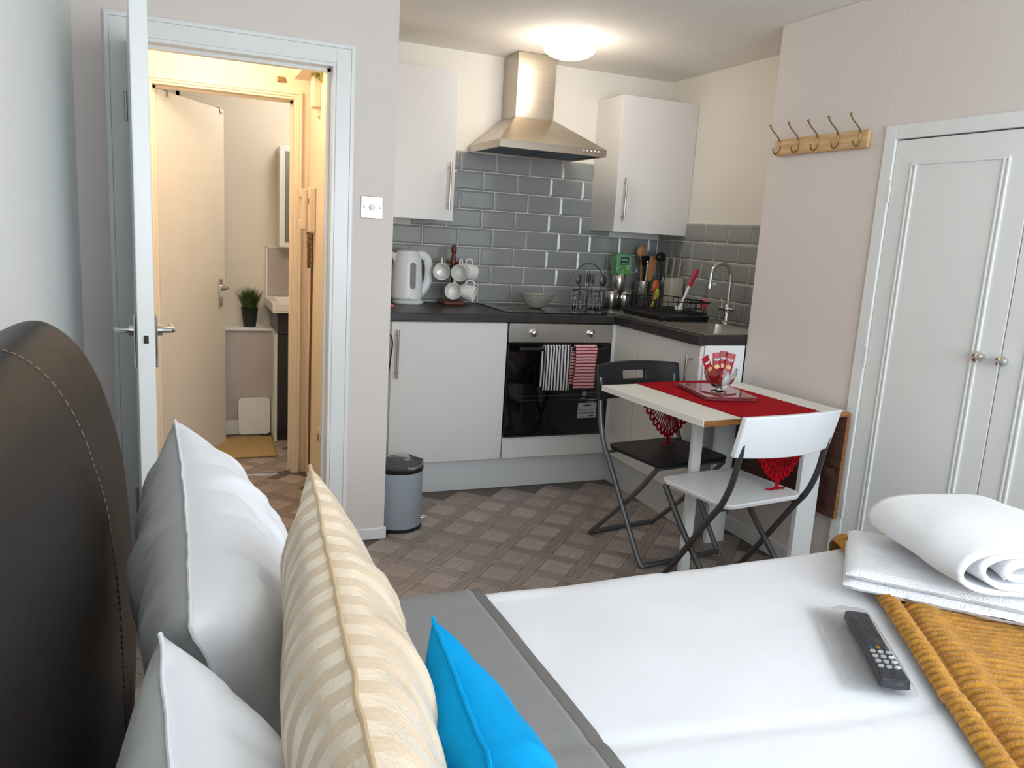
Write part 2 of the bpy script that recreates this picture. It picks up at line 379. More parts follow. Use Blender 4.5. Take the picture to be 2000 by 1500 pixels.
# tiles on the kitchen walls
def tile_mesh(wd, ht, full=True):
    h, b_, d0, d1 = ht/2, .010, .004, .008; x = wd/2
    q = lambda a, c, d: [(-a,-d,-c),(a,-d,-c),(a,-d,c),(-a,-d,c)]
    B_ = B(); i = min(b_, x*.4)
    vs = q(x,h,0)+q(x,h,d0)+q(x-i,h-b_,d1)
    fs = [(0,1,5,4),(1,2,6,5),(2,3,7,6),(3,0,4,7),(4,5,9,8),(5,6,10,9),(6,7,11,10),(7,4,8,11),(8,9,10,11)]
    me = bpy.data.meshes.new('tile'); me.from_pydata(vs, [], fs); me.materials.append(m_tile); return me
TP, RP, Z0 = .2055, .103, .931
cache = {}
def tiles(parent, a0, a1, rows, put, off):
    for r in range(rows):
        z = Z0+r*RP
        k0 = math.floor((a0-off[r%2])/TP)
        x = off[r%2]+k0*TP
        while x < a1-.004:
            s, e = max(x, a0)+.002, min(x+TP, a1)-.002
            if e-s > .012:
                key = round(e-s, 3)
                if key not in cache: cache[key] = tile_mesh(key, RP-.004)
                put(parent, cache[key], (s+e)/2, z+RP/2, r)
            x += TP
def put_back(p, me, x, z, r):
    if z > 1.375 and (x < 1.25 or x > 2.36): return
    o = bpy.data.objects.new('tile', me); COL.objects.link(o); o.parent = p; o.location = (x, YB-.003, z)
    o.rotation_euler = (random.uniform(-.006,.006), 0, random.uniform(-.006,.006))
def put_right(p, me, y, z, r):
    o = bpy.data.objects.new('tile', me); COL.objects.link(o); o.parent = p; o.location = (XR-.003, -y, z)
    o.rotation_euler = (0, 0, -PI/2+random.uniform(-.005,.005))
obj(B().box(XK,XR,YB-.0062,YB,.928,1.40).box(1.30,2.26,YB-.0062,YB,1.40,1.757), 'grout_bed', m_grout, wb)
obj(B().box(XR-.0062,XR,YE,YB-.0062,.928,1.447), 'grout_bed', m_grout, wr)
tiles(wb, XK, XR-.010, 8, put_back, (1.575,1.44))
tiles(wr, -(YB-.012), -YE, 5, put_right, (-3.606,-3.712))

# ------------------------------------------------------------------ doors
def lever(parent, at, n, along, s=1):
    """plate and lever on a door face: at = centre on the face, n = face normal, along = lever direction"""
    at = Vector(at); n = Vector(n).normalized(); al = Vector(along).normalized(); zz = Vector((0,0,1)); tt = al
    def bx(c, hx, hz, hn):
        lo = [c+tt*a*hx+zz*d*hz-n*0 for a, d in ((-1,-1),(1,-1),(1,1),(-1,1))]
        return [p for p in lo], [p+n*hn for p in lo]
    pl = B(); lo, hi = bx(at, .02*s, .078*s, .009); pl.hexa(lo, hi)
    o = obj(pl, 'handle', m_chrome, parent, bevel=.003)
    z0 = at+zz*.03*s
    lv = B().cyl(z0+n*.008, z0+n*.022, .016, n=16).tube([z0+n*.02, z0+n*.045, z0+n*.052+al*.012, z0+n*.054+al*.05, z0+n*.052+al*.105], [.008,.008,.0095,.010,.011], 10)
    obj(lv, 'lever', m_chrome, o, smooth=True)
def leaf(name, p0, p1, th, z0, z1, m, label=None):
    p0, p1 = Vector(p0), Vector(p1); d = (p1-p0).normalized(); n = Vector((-d.y,d.x,0)) if True else None
    q = [p0, p1, p1+n*th, p0+n*th]
    b = B().hexa([Vector((v.x,v.y,z0)) for v in q], [Vector((v.x,v.y,z1)) for v in q])
    o = struct(b, name, m, bevel=.003); return o, d, n
d1, dd, dn = leaf('door_1', (-.155,3.198,0), (-.113,2.503,0), .046, .008, 1.895, m_gloss)
e0 = Vector((-.113,2.503,0))
lever(d1, e0-dd*.055+Vector((0,0,.955)), -dn, -dd); lever(d1, e0-dd*.055+dn*.046+Vector((0,0,.955)), dn, -dd)
lp = e0+dn*.023
b = B().hexa([lp+dn*a+dd*.0006+Vector((0,0,z)) for a, z in ((-.011,.905),(.011,.905),(.011,1.02),(-.011,1.02))], [lp+dn*a-dd*.004+Vector((0,0,z)) for a, z in ((-.011,.905),(.011,.905),(.011,1.02),(-.011,1.02))])
lt = obj(b, 'latch_plate', m_gloss, d1)
obj(B().hexa([lp+dn*a+dd*.007+Vector((0,0,z)) for a, z in ((-.006,.955),(.006,.955),(.006,.978),(-.006,.978))], [lp+dn*a-dd*.002+Vector((0,0,z)) for a, z in ((-.006,.955),(.006,.955),(.006,.978),(-.006,.978))]), 'latch_bolt', m_chrome, lt)
for z in (.25,1.68): obj(B().cyl((-.160,3.196,z-.05),(-.160,3.196,z+.05),.007), 'hinge', m_steel, d1, smooth=True)
d2, dd2, dn2 = leaf('door_2', (-.085,4.305,0), (.243,4.862,0), .038, .008, 1.90, m_bath)
f0 = Vector((.243,4.862,0))
nf = -dn2 if (-dn2).y < 0 else dn2
face = f0 if nf == -dn2 else f0+dn2*.038
lever(d2, face-dd2*.06+Vector((0,0,.90)), nf, -dd2*.0+dd2*-1)
for t in (.09,.60):
    q = Vector((-.085,4.305,0))+dd2*t+(dn2*.038 if nf != -dn2 else Vector((0,0,0)))
    obj(B().tube([q-nf*.012+Vector((0,0,1.903)), q+nf*.004+Vector((0,0,1.903)), q+nf*.005+Vector((0,0,1.877)), q+nf*.011+Vector((0,0,1.872)), q+nf*.012+Vector((0,0,1.880))], .004, 8), 'door_hook', m_steel, d2)

# ------------------------------------------------------------------ hall and bathroom things
sw = thing('dimmer_switch', 'square brushed metal dimmer switch with round knob on wall beside doorway', 'light switch', (.711,YD,1.396))
obj(B().box(.667,.755,YD-.005,YD,1.353,1.439), 'face_plate', m_steel, sw, bevel=.002)
obj(B().lathe([(.011,0),(.011,.014),(.0095,.016)], (.711,YD-.005,1.396), 20, (0,-1,0)), 'knob', m_white, sw, smooth=True)
for x in (.680,.742): obj(B().lathe([(.0042,0),(.0036,.0015)], (x,YD-.005,1.396), 10, (0,-1,0)), 'screw', m_tubed, sw)
HX = .61
ic = thing('intercom', 'cream wall intercom handset with curly cord hanging in the hall', 'intercom', (HX,4.02,1.27))
obj(B().box(HX-.03,HX,3.96,4.08,1.275,1.485), 'wall_base', m_magn, ic, bevel=.006)
hs = B().box(HX-.055,HX-.03,4.035,4.085,1.285,1.48).box(HX-.066,HX-.05,4.036,4.084,1.285,1.335).box(HX-.066,HX-.05,4.036,4.084,1.435,1.48)
obj(hs, 'handset', m_magn, ic, bevel=.007, seg=3)
obj(B().box(HX-.032,HX-.029,3.985,4.0,1.41,1.435), 'call_button', m_cord, ic)
coil = []
for i in range(240):
    t = i/239; a = PI*t; y = 4.06-.075*t if True else 0; z = 1.275-.17*math.sin(a)
    coil.append((HX-.022+.006*math.cos(i*1.2), y+.006*math.sin(i*1.2), z))
obj(B().tube(coil, .0028, 5), 'curly_cord', m_cord, ic, smooth=True)
obj(B().tube(bez([(HX-.006,4.03,1.27),(HX-.006,4.035,1.0),(HX-.006,4.05,.7),(HX-.006,4.045,.4),(HX-.006,4.06,.05)]), .0045, 6).tube(bez([(HX-.006,4.045,1.1),(HX-.006,4.05,.85),(HX-.006,4.066,.5),(HX-.006,4.06,.05)]), .004, 6), 'wall_cable', m_cord, ic, smooth=True)
jb = thing('bell_box', 'cream bell box high on the hall wall with loose wires', 'junction box', (HX,3.95,1.97))
obj(B().hexa([(HX-.09,3.80,1.985),(HX,3.80,1.985),(HX,4.10,1.985),(HX-.09,4.10,1.985)], [(HX-.13,3.76,2.10),(HX,3.76,2.10),(HX,4.12,2.10),(HX-.13,4.12,2.10)]), 'main_box', m_magn, jb, bevel=.004)
obj(B().box(HX-.035,HX,3.86,3.95,1.84,1.975), 'small_box', m_magn, jb, bevel=.004)
obj(B().box(HX-.012,HX,3.87,3.90,1.80,1.84), 'bracket_tab', m_magn, jb)
obj(B().tube(bez([(HX-.04,3.80,2.05),(HX-.05,3.77,2.0),(HX-.03,3.82,1.96),(HX-.02,3.85,1.985)]), .003, 6).tube(bez([(HX-.02,3.79,2.04),(HX-.02,3.76,1.98),(HX-.01,3.80,1.94),(HX-.015,3.86,1.97)]), .003, 6), 'wire', m_yellow, jb, smooth=True)
cs = thing('door_closer_stub', 'small brown metal bracket on hall wall above bathroom door', 'bracket', (.48,YH-.008,2.0))
obj(B().box(.455,.495,YH-.014,YH,1.985,2.008), 'bracket_plate', m_brass, cs, bevel=.002)
sk = thing('hall_socket', 'cream double socket low on the hall wall', 'socket', (HX,3.71,.32))
obj(B().box(HX-.008,HX,3.64,3.785,.275,.36), 'face_plate', m_magn, sk, bevel=.003)
for y in (3.675,3.75): obj(B().box(HX-.0095,HX-.0078,y-.012,y+.012,.30,.335), 'socket_holes', m_cord, sk)
# bathroom
bx = struct(B().box(XL,.52,5.08,5.30,0,.648), 'wall_bathroom_boxing', m_marble)
obj(B().box(XL,.535,5.065,5.30,.648,.664), 'shelf', m_white, bx, bevel=.003)
obj(B().box(.518,.524,5.072,5.08,0,.648), 'corner_strip', m_white, bx)
gp = thing('potted_grass', 'artificial tufted grass in a black pot on bathroom shelf', 'plant', (.40,5.16,.664))
obj(B().lathe([(.036,0),(.050,.115),(.053,.118),(.047,.118),(.040,.06)], (.40,5.16,.664), 20), 'pot', m_pot, gp, smooth=True)
gb = B()
for i in range(420):
    a = random.uniform(0,2*PI); r0 = random.uniform(0,.04); ln = random.uniform(.08,.15); sp = random.uniform(.1,.62)*(.4+r0/.05)
    p = Vector((.40+r0*math.cos(a), 5.16+r0*math.sin(a), .775)); dv = Vector((math.cos(a)*sp, math.sin(a)*sp, 1)).normalized()
    sd = Vector((-math.sin(a), math.cos(a), 0))*.0022
    q = p+dv*ln*.55; t_ = p+dv*ln+Vector((math.cos(a),math.sin(a),-.3))*.012
    gb.add([p-sd,p+sd,q+sd*.8,q-sd*.8,t_], [(0,1,2,3),(3,2,4)])
o = obj(gb, 'grass_blades', m_grass, gp); o['kind'] = 'stuff'
vn = thing('vanity_unit', 'dark grey gloss vanity unit with white basin top in bathroom', 'vanity', (.80,5.07,0))
obj(B().box(.535,1.10,4.87,5.284,.06,.787), 'carcass', m_vanity, vn)
obj(B().box(.540,.85,4.852,4.87,.09,.655), 'door', m_vanity, vn, bevel=.002); obj(B().box(.540,1.10,4.852,4.87,.66,.785), 'drawer_front', m_vanity, vn, bevel=.002)
obj(B().box(.54,1.10,4.885,4.9,0,.06), 'plinth', m_vanity, vn)
bs = B().box(.50,1.12,4.80,5.284,.79,.80)
bs.box(.50,1.12,4.80,4.84,.80,.845).box(.50,1.12,5.22,5.284,.80,.845).box(.50,.55,4.84,5.22,.80,.845).box(1.07,1.12,4.84,5.22,.80,.845)
obj(bs, 'basin', m_cer, vn, bevel=.004)
obj(B().box(.518,.534,4.87,5.07,0,.66), 'side_filler', m_white, vn)
sp = struct(B().box(.515,1.3,5.288,5.30,.845,1.15), 'trim_5', m_marble); obj(B().box(.507,.516,5.284,5.30,.845,1.155), 'edge_strip', m_white, sp); obj(B().box(.507,1.3,5.284,5.30,1.15,1.157), 'top_strip', m_white, sp)
mc = thing('mirror_cabinet', 'white framed mirror cabinet above the bathroom basin', 'cabinet', (.85,5.24,1.16))
obj(B().box(.575,1.10,5.18,5.30,1.16,1.765), 'body', m_white, mc, bevel=.003)
obj(B().box(.575,1.10,5.162,5.18,1.16,1.765), 'door', m_white, mc, bevel=.003); obj(B().box(.607,1.07,5.160,5.163,1.19,1.735), 'mirror', m_mirror, mc)
tag(obj(B().prism(rrect(.19,.225,.025), lambda p: (.418+p[0], 5.030+(p[1]+.1125)*.12, .006+p[1]+.1125), lambda p: (.418+p[0], 5.042+(p[1]+.1125)*.12, .008+p[1]+.1125)), 'rounded_board', m_white, bevel=.002), 'small white rounded board leaning against marble boxing in bathroom', 'board')
bmw = B().grid(lambda u, v: (.03+.47*u+.02*v, 4.53+.44*v, .006+.004*noise.noise((u*9,v*9,1))), 16, 14)
tag(obj(bmw, 'bath_mat', m_mat, smooth=True, solid=.008), 'ochre bath mat on the bathroom floor by the door', 'mat')
tag(obj(B().lathe([(.045,0),(.055,.02),(.055,.09),(.045,.12),(.0,.125)], (.625,4.50,0), 20), 'floor_pot', m_black, smooth=True), 'small black rounded pot on bathroom floor behind door frame', 'pot')

# ------------------------------------------------------------------ kitchen units
YF = 3.70
def bar_handle(parent, c, axis, ln, out, m=m_steel, r=.006):
    c = Vector(c); ax = Vector(axis); ou = Vector(out)
    b = B().cyl(c-ax*ln/2+ou*.032, c+ax*ln/2+ou*.032, r, n=12)
    for s in (-1,1): b.cyl(c+ax*s*(ln/2-.025), c+ax*s*(ln/2-.025)+ou*.032, .0045, n=10)
    return obj(b, 'handle', m, parent, smooth=True)
cb = thing('base_cabinet', 'white gloss base cabinet left of the oven with steel bar handle', 'cabinet', (1.23,3.99,.17))
obj(B().box(.93,1.53,3.722,4.28,.17,.886), 'body', m_unit, cb)
dr = obj(B().box(.933,1.528,YF,3.72,.174,.882), 'door', m_unit, cb, bevel=.0015); bar_handle(dr, (.956,YF,.729), (0,0,1), .235, (0,-1,0))
obj(B().box(.802,.929,3.73,3.75,.17,.886), 'filler_panel', m_unit, cb)
tag(obj(B().box(.802,2.20,3.752,3.77,0,.168), 'plinth_board', m_plinth), 'long white gloss plinth board under base cabinet and oven', 'plinth')
tag(obj(B().box(2.195,2.212,2.965,3.752,0,.168), 'plinth_board', m_plinth), 'short white plinth board under the sink cabinet', 'plinth')
ov = thing('built_in_oven', 'black glass built-in oven with steel control panel and two knobs', 'oven', (1.833,3.98,.29))
obj(B().box(1.545,2.122,3.712,4.25,.292,.884), 'body', m_dark, ov)
fa = obj(B().box(1.535,2.131,3.690,3.712,.785,.884), 'control_panel', m_steel, ov, bevel=.002)
for x in (1.668,1.998):
    k = obj(B().lathe([(.021,0),(.021,.004),(.0165,.006),(.0155,.026),(.012,.028)], (x,3.690,.836), 24, (0,-1,0)), 'knob', m_chrome, ov, smooth=True)
    obj(B().box(x-.0018,x+.0018,3.660,3.6625,.838,.851), 'pointer', m_black, k)
    mk = B()
    for i in range(9):
        a = math.radians(-130+i*32.5); mk.box(x+.028*math.sin(a)-.0012,x+.028*math.sin(a)+.0012,3.6893,3.690,.836+.028*math.cos(a)-.0012,.836+.028*math.cos(a)+.0012)
    obj(mk, 'dial_marks', m_black, fa)
od = obj(B().box(1.537,2.129,3.688,3.712,.292,.782), 'door', m_blackglass, ov, bevel=.002)
obj(B().box(1.60,2.066,3.6868,3.6885,.36,.70), 'window', mat('oven_window',(6,8,12),.03,coat=.3), od)
obj(B().box(1.60,2.066,3.6860,3.6870,.505,.508).box(1.60,2.066,3.6860,3.6870,.482,.4835), 'oven_rack', m_tubed, od)
hb = B().cyl((1.58,3.650,.757),(2.086,3.650,.757),.009,n=14)
for x in (1.61,2.056): hb.cyl((x,3.650,.757),(x,3.69,.757),.007,n=10)
obj(hb, 'handle', m_black, od, smooth=True)
obj(B().box(1.535,2.131,3.685,3.690,.288,.294), 'bottom_trim', m_tubed, od)
lb = obj(B().box(1.953,2.063,3.6845,3.6866,.380,.462), 'silver_sticker', m_silver, od)
obj(B().box(1.962,2.054,3.684,3.6846,.424,.427).box(1.985,2.03,3.684,3.6846,.444,.452).box(1.962,2.054,3.684,3.6846,.402,.4045).box(1.962,2.054,3.684,3.6846,.408,.4095).box(1.962,2.054,3.684,3.6846,.413,.4145).box(2.022,2.052,3.684,3.6846,.388,.394).box(1.962,2.0,3.684,3.6846,.388,.3895), 'printed_lines', m_dark, lb)
pr = B().lathe([(.0105,0),(.0135,0),(.0135,.0006),(.0105,.0006)], (1.985,3.6866,.512), 24, (0,-1,0))
for x0, x1, z in ((2.004,2.066,.519),(2.004,2.064,.506),(1.967,2.0,.485),(2.008,2.064,.480),(2.008,2.05,.468)): pr.box(x0,x1,3.686,3.6867,z-.0022,z+.0022)
obj(pr, 'printed_lettering', m_print, od)
tag(obj(B().box(1.535,2.131,YF,3.72,.174,.286), 'drawer_panel', m_unit, bevel=.0015), 'white filler panel beneath the oven', 'panel')
def tea_towel(name, x0, x1, zt, zb, m, label, back):
    b = B(); t = thing(name, label, 'tea towel', ((x0+x1)/2,3.65,zb))
    def fr(u, v):
        x = x0+(x1-x0)*u; z = zt-(zt-zb)*v; return (x+.003*math.sin(v*5+u*2), 3.637-.003*math.sin(u*7+v*3)-.002*v, z)
    prof = [(3.637,-1)]
    b.grid(fr, 10, 16)
    b.grid(lambda u, v: (x0+(x1-x0)*u, 3.65-.0135*math.cos(PI*v), zt+.0125*math.sin(PI*v)), 10, 8)
    o = obj(b, 'front_fold', m, t, smooth=True, solid=.004)
    obj(B().grid(lambda u, v: (x0+back+(x1-x0)*u, 3.665+.002*math.sin(u*6), zt-(zt-zb)*.93*v), 8, 10), 'back_fold', m, t, smooth=True, solid=.004)
tea_towel('tea_towel', 1.716, 1.862, .766, .545, m_twb, 'black and white striped tea towel hanging on the oven handle', -.012)
tea_towel('tea_towel', 1.890, 2.012, .766, .553, m_twr, 'red and white striped tea towel hanging on the oven handle', -.022)
# sink run
XF = 2.155
sb = thing('sink_cabinet', 'white base cabinet under the sink with steel bar handle', 'cabinet', (2.45,3.32,.17))
obj(B().box(2.178,2.74,2.955,3.72,.17,.70).box(2.178,2.195,2.955,3.72,.70,.886), 'body', m_unit, sb)
dr = obj(B().box(XF,2.175,2.942,3.464,.174,.882), 'door', m_unit, sb, bevel=.0015); bar_handle(dr, (XF,2.995,.745), (0,0,1), .19, (-1,0,0))
obj(B().box(XF,2.175,3.469,3.70,.174,.882), 'corner_panel', m_unit, sb, bevel=.0015)
obj(B().box(2.134,2.178,3.70,3.722,.174,.884), 'corner_post', m_unit, sb)
tag(obj(B().box(2.178,XB-.002,2.938,2.954,0,.886), 'end_panel', m_panel, bevel=.0015), 'bright white end panel closing the sink cabinet beside the chimney wall', 'panel')
WT0, WT1 = .888, .928
SX0, SX1, SY0, SY1 = 2.225, 2.60, 3.0, 3.41                         # sink bowl opening
wt = thing('worktop', 'dark wood-grain laminate L-shaped kitchen worktop', 'worktop', (1.6,3.99,WT0))
obj(B().box(XK+.001,2.134,3.68,YB-.009,WT0,WT1), 'back_run', m_work, wt, bevel=.004)
b = B().box(2.134,XR-.009,3.41,YB-.009,WT0,WT1).box(2.134,SX0,YE+.002,3.41,WT0,WT1).box(SX1,XR-.009,YE+.002,3.41,WT0,WT1).box(SX0,SX1,YE+.002,SY0,WT0,WT1)
obj(b, 'sink_run', m_work2, wt)
hb_ = thing('hob', 'black glass ceramic hob set in the worktop', 'hob', (1.84,4.0,WT1))
obj(B().box(1.55,2.125,3.755,4.245,WT1,WT1+.005), 'glass_top', m_blackglass, hb_, bevel=.0015)
for x, y, r in ((1.69,3.88,.085),(1.98,3.88,.07),(1.69,4.12,.07),(1.98,4.12,.085)):
    obj(B().lathe([(r-.0015,0),(r,0),(r,.0003),(r-.0015,.0003)], (x,y,WT1+.005), 40), 'cooking_zone', m_tubed, hb_)
sk_ = thing('sink', 'stainless steel sink with drainer in the worktop corner', 'sink', (2.42,3.2,.75))
b = B(); z = WT1+.001
b.box(2.185,SX0,2.965,3.93,z,z+.003).box(SX1,2.70,2.965,3.93,z,z+.003).box(SX0,SX1,2.965,SY0,z,z+.003).box(SX0,SX1,SY1,3.93,z,z+.003)
obj(b, 'rim', m_steel, sk_, bevel=.001)
def bowl_fn(prof):
    B_ = B(); n = 0; rings = []
    for w_, h_, zz, rr in prof: rings.append([((SX0+SX1)/2+x, (SY0+SY1)/2+y, zz) for x, y in rrect(w_, h_, rr, 6)])
    m_ = len(rings[0]); vs = [v for r in rings for v in r]
    fs = [(j*m_+k, j*m_+(k+1)%m_, (j+1)*m_+(k+1)%m_, (j+1)*m_+k) for j in range(len(rings)-1) for k in range(m_)]
    fs.append(tuple(range((len(rings)-1)*m_, len(rings)*m_)))
    return B_.add(vs, fs)
sw_, sh_ = SX1-SX0, SY1-SY0
obj(bowl_fn([(sw_,sh_,z+.003,.01),(sw_-.01,sh_-.01,z,.04),(sw_-.03,sh_-.03,z-.12,.06),(sw_-.08,sh_-.08,z-.15,.05)]), 'bowl', m_steel, sk_, smooth=True)
gr = B()
for i in range(8): gr.box(2.26+i*.045,2.268+i*.045,3.48,3.90,z+.003,z+.006)
obj(gr, 'drainer_ridges', m_steel, sk_)
tp = thing('mixer_tap', 'tall chrome swan-neck mixer tap behind the sink', 'tap', (2.655,3.43,WT1+.004))
tx, ty, tz = 2.655, 3.43, WT1+.004
obj(B().lathe([(.026,0),(.026,.006),(.017,.012),(.015,.055),(.019,.06),(.019,.085),(.012,.095)], (tx,ty,tz), 20), 'body', m_chrome, tp, smooth=True)
arc = [(tx,ty,tz+.09),(tx,ty,tz+.17)]+[(tx-.062+.062*math.cos(a), ty, tz+.245+.062*math.sin(a)) for a in [PI*k/12 for k in range(0,13)]]+[(tx-.126,ty,tz+.19)]
obj(B().tube(arc, .0105, 12).cyl((tx-.126,ty,tz+.195),(tx-.127,ty,tz+.178),.0125), 'spout', m_chrome, tp, smooth=True)
for s in (-1,1):
    h = obj(B().cyl((tx,ty+s*.015,tz+.072),(tx,ty+s*.06,tz+.072),.011), 'tap_handle', m_chrome, tp, smooth=True)
    obj(B().tube([(tx,ty+s*.052,tz+.075),(tx,ty+s*.056,tz+.125)], [.006,.0045], 8), 'lever', m_chrome, h, smooth=True)
# wall units
wc = thing('wall_cabinet', 'white wall cabinet beside the doorway wall with handle at right', 'cabinet', (1.06,4.15,1.375))
obj(B().box(.803,1.31,4.02,YB-.001,1.375,2.108), 'body', m_unit, wc)
dr = obj(B().box(.805,1.310,4.0,4.02,1.372,2.108), 'door', m_unit, wc, bevel=.0015); bar_handle(dr, (1.278,4.0,1.545), (0,0,1), .235, (0,-1,0))
wc = thing('wall_cabinet', 'white wall cabinet right of the cooker hood with handle at left', 'cabinet', (2.5,4.15,1.375))
obj(B().box(2.258,XR-.002,4.02,YB-.001,1.375,2.108), 'body', m_unit, wc)
dr = obj(B().box(2.257,XR-.002,4.0,4.02,1.372,2.108), 'door', m_unit, wc, bevel=.0015); bar_handle(dr, (2.300,4.0,1.55), (0,0,1), .24, (0,-1,0))
hd = thing('cooker_hood', 'stainless steel chimney cooker hood above the hob', 'cooker hood', (1.777,4.06,1.75))
X0, X1, Y0 = 1.477, 2.077, 3.82
obj(B().box(1.662,1.885,4.095,YB-.001,1.935,ZC-.002), 'chimney', m_hoods, hd, bevel=.002)
q0 = [(X0,Y0),(X1,Y0),(X1,YB-.009),(X0,YB-.009)]; q1 = [(1.66,4.092),(1.887,4.092),(1.887,YB-.009),(1.66,YB-.009)]
b = B().hexa([(x,y,1.785) for x, y in q0], [(x,y,1.94) for x, y in q1])
can = obj(b, 'canopy', m_hoods, hd, bevel=.002)
obj(B().box(X0,X1,Y0,Y0+.012,1.748,1.786).box(X0,X1,YB-.02,YB-.009,1.748,1.786).box(X0,X0+.012,Y0+.012,YB-.02,1.748,1.786).box(X1-.012,X1,Y0+.012,YB-.02,1.748,1.786), 'lip', m_hoods, hd)
for x in (1.635,1.92): obj(B().box(x-.135,x+.135,Y0+.03,YB-.04,1.756,1.764), 'filter', m_filter, hd)
for i in range(5): obj(B().lathe([(.007,0),(.007,.004),(.005,.006)], (1.945+i*.022,Y0,1.768), 14, (0,-1,0)), 'button', m_chrome, hd)
cl = thing('ceiling_light', 'glowing round opal dome ceiling light near the cooker hood', 'ceiling light', (1.765,3.70,2.19))
obj(B().lathe([(.105,0),(.105,-.022),(.118,-.03)], (1.765,3.70,ZC), 32), 'base_ring', m_white, cl, smooth=True)
dm = obj(B().lathe([(.128,-.028),(.131,-.04),(.122,-.062),(.098,-.08),(.06,-.092),(.0,-.097)], (1.765,3.70,ZC), 36), 'diffuser', m_lamp, cl, smooth=True)
light('kitchen_bulb', 'POINT', (1.765,3.70,2.10), 5.5, (1,.90,.78), .11).parent = None

# ------------------------------------------------------------------ things on the worktop
zt = WT1
kt = thing('kettle', 'white electric kettle with water window standing on worktop by wall', 'kettle', (1.122,4.165,zt))
kx, ky = 1.122, 4.165
obj(B().lathe([(.082,0),(.085,.004),(.085,.016),(.070,.022)], (kx+.008,ky,zt), 28), 'power_base', m_white, kt, smooth=True)
obj(B().lathe([(.078,.022),(.085,.03),(.083,.10),(.077,.20),(.072,.25),(.064,.265)], (kx,ky,zt), 28, None, 1, .95), 'body', m_white, kt, smooth=True)
obj(B().lathe([(.064,.262),(.062,.276),(.034,.286),(.0,.288)], (kx,ky,zt), 24), 'lid', m_white, kt, smooth=True)
obj(B().hexa([(kx-.060,ky-.024,zt+.19),(kx-.060,ky+.024,zt+.19),(kx-.058,ky+.022,zt+.262),(kx-.058,ky-.022,zt+.262)], [(kx-.082,ky-.008,zt+.232),(kx-.082,ky+.008,zt+.232),(kx-.094,ky+.012,zt+.270),(kx-.094,ky-.012,zt+.270)]), 'spout', m_white, kt, bevel=.004)
obj(B().tube(bez([(kx+.040,ky,zt+.258),(kx+.080,ky,zt+.258),(kx+.110,ky,zt+.232),(kx+.119,ky,zt+.165),(kx+.106,ky,zt+.095),(kx+.070,ky,zt+.05)]), [.019]*31, 10, flat=1.2), 'handle', m_white, kt, smooth=True)
obj(B().prism(rrect(.030,.135,.013), lambda p: (kx+.012+p[0], ky-.060, zt+.15+p[1]), lambda p: (kx+.012+p[0], ky-.0795+.065*p[1]*.6, zt+.15+p[1])), 'water_window', mat('smoke_window',(110,108,104),.2), kt)
obj(B().box(kx-.012,kx+.03,ky-.088,ky-.068,zt+.026,zt+.04), 'switch', m_white, kt, bevel=.004)
obj(B().tube(bez([(kx-.08,ky+.03,zt+.006),(.98,4.0,zt+.006),(.90,3.80,zt+.006),(.875,3.668,zt+.004),(.885,3.660,zt-.06),(.928,3.672,.80),(.926,3.678,.72),(.915,3.685,.60),(.905,3.69,.40),(.90,3.70,.22)], 8), .0035, 6), 'power_cord', m_black, kt, smooth=True)
tag(obj(B().box(.93,1.0,3.93,4.03,zt,zt+.012), 'small_packet', m_sponge, bevel=.003), 'small reddish packet lying at the worktop end by the wall', 'packet')
mt = thing('mug_tree', 'turned reddish wood mug tree with square foot on worktop', 'mug tree', (1.378,4.165,zt))
mx_, my_ = 1.378, 4.165
obj(B().box(mx_-.06,mx_+.06,my_-.06,my_+.06,zt,zt+.02), 'foot', m_teak, mt, bevel=.005)
obj(B().lathe([(.011,.02),(.011,.19),(.016,.20),(.018,.225),(.012,.255),(.010,.275),(.015,.283),(.016,.295),(.010,.318),(.0,.322)], (mx_,my_,zt), 16), 'post', m_teak, mt, smooth=True)
MUGS = [(-.082,-.060,1.112,(-.35,-.9,-.10),'white mug hanging highest at left of the mug tree'),(.020,-.080,1.11,(-.55,-.8,-.12),'white mug hanging upper middle of the mug tree'),(.078,-.01,1.11,(.85,.35,-.15),'white mug hanging upper right turned away on mug tree'),(-.012,-.076,1.0,(-.45,-.85,.18),'white mug hanging lowest in front of mug tree post'),(.074,-.035,.998,(.75,-.5,-.25),'white mug hanging lower right of the mug tree')]
for dx, dy, z, ax, lab in MUGS:
    a = math.atan2(dy,dx); obj(B().cyl((mx_,my_,z+.03),(mx_+math.cos(a)*.065,my_+math.sin(a)*.065,z+.052),.0045,n=8), 'peg', m_teak, mt, smooth=True)
for dx, dy, z, ax, lab in MUGS:
    ax = Vector(ax).normalized(); c = Vector((mx_+dx, my_+dy, z)); mg = thing('mug', lab, 'mug', c, 'white mugs on the mug tree')
    b0 = c-ax*.042
    obj(B().lathe([(.0,0),(.029,.0),(.039,.012),(.0435,.04),(.045,.086),(.0425,.086),(.0405,.04),(.036,.014),(.0,.006)], b0, 24, ax), 'cup', m_cer, mg, smooth=True)
    up = (Vector((0,0,1))-ax*ax.z).normalized()
    obj(B().tube(bez([b0+ax*.070+up*.038, b0+ax*.068+up*.060, b0+ax*.046+up*.068, b0+ax*.026+up*.058, b0+ax*.020+up*.036], 5), .0045, 8), 'handle', m_cer, mg, smooth=True)
gb_ = B(); n = 32
pf = [(.030,0),(.045,.006),(.075,.04),(.098,.076),(.095,.078),(.070,.044),(.04,.012),(.0,.008)]
s0 = len(gb_.v); gb_.lathe(pf, (1.80,3.97,zt+.005), n)
for i in range(len(gb_.v)):
    x, y, z = gb_.v[i]; k = i % n; r = 1+(.035*(1 if k % 4 < 2 else -1))*(z-zt)/.08; gb_.v[i] = (1.80+(x-1.80)*r, 3.97+(y-3.97)*r, z+(.004 if k % 4 < 2 and z > zt+.07 else 0))
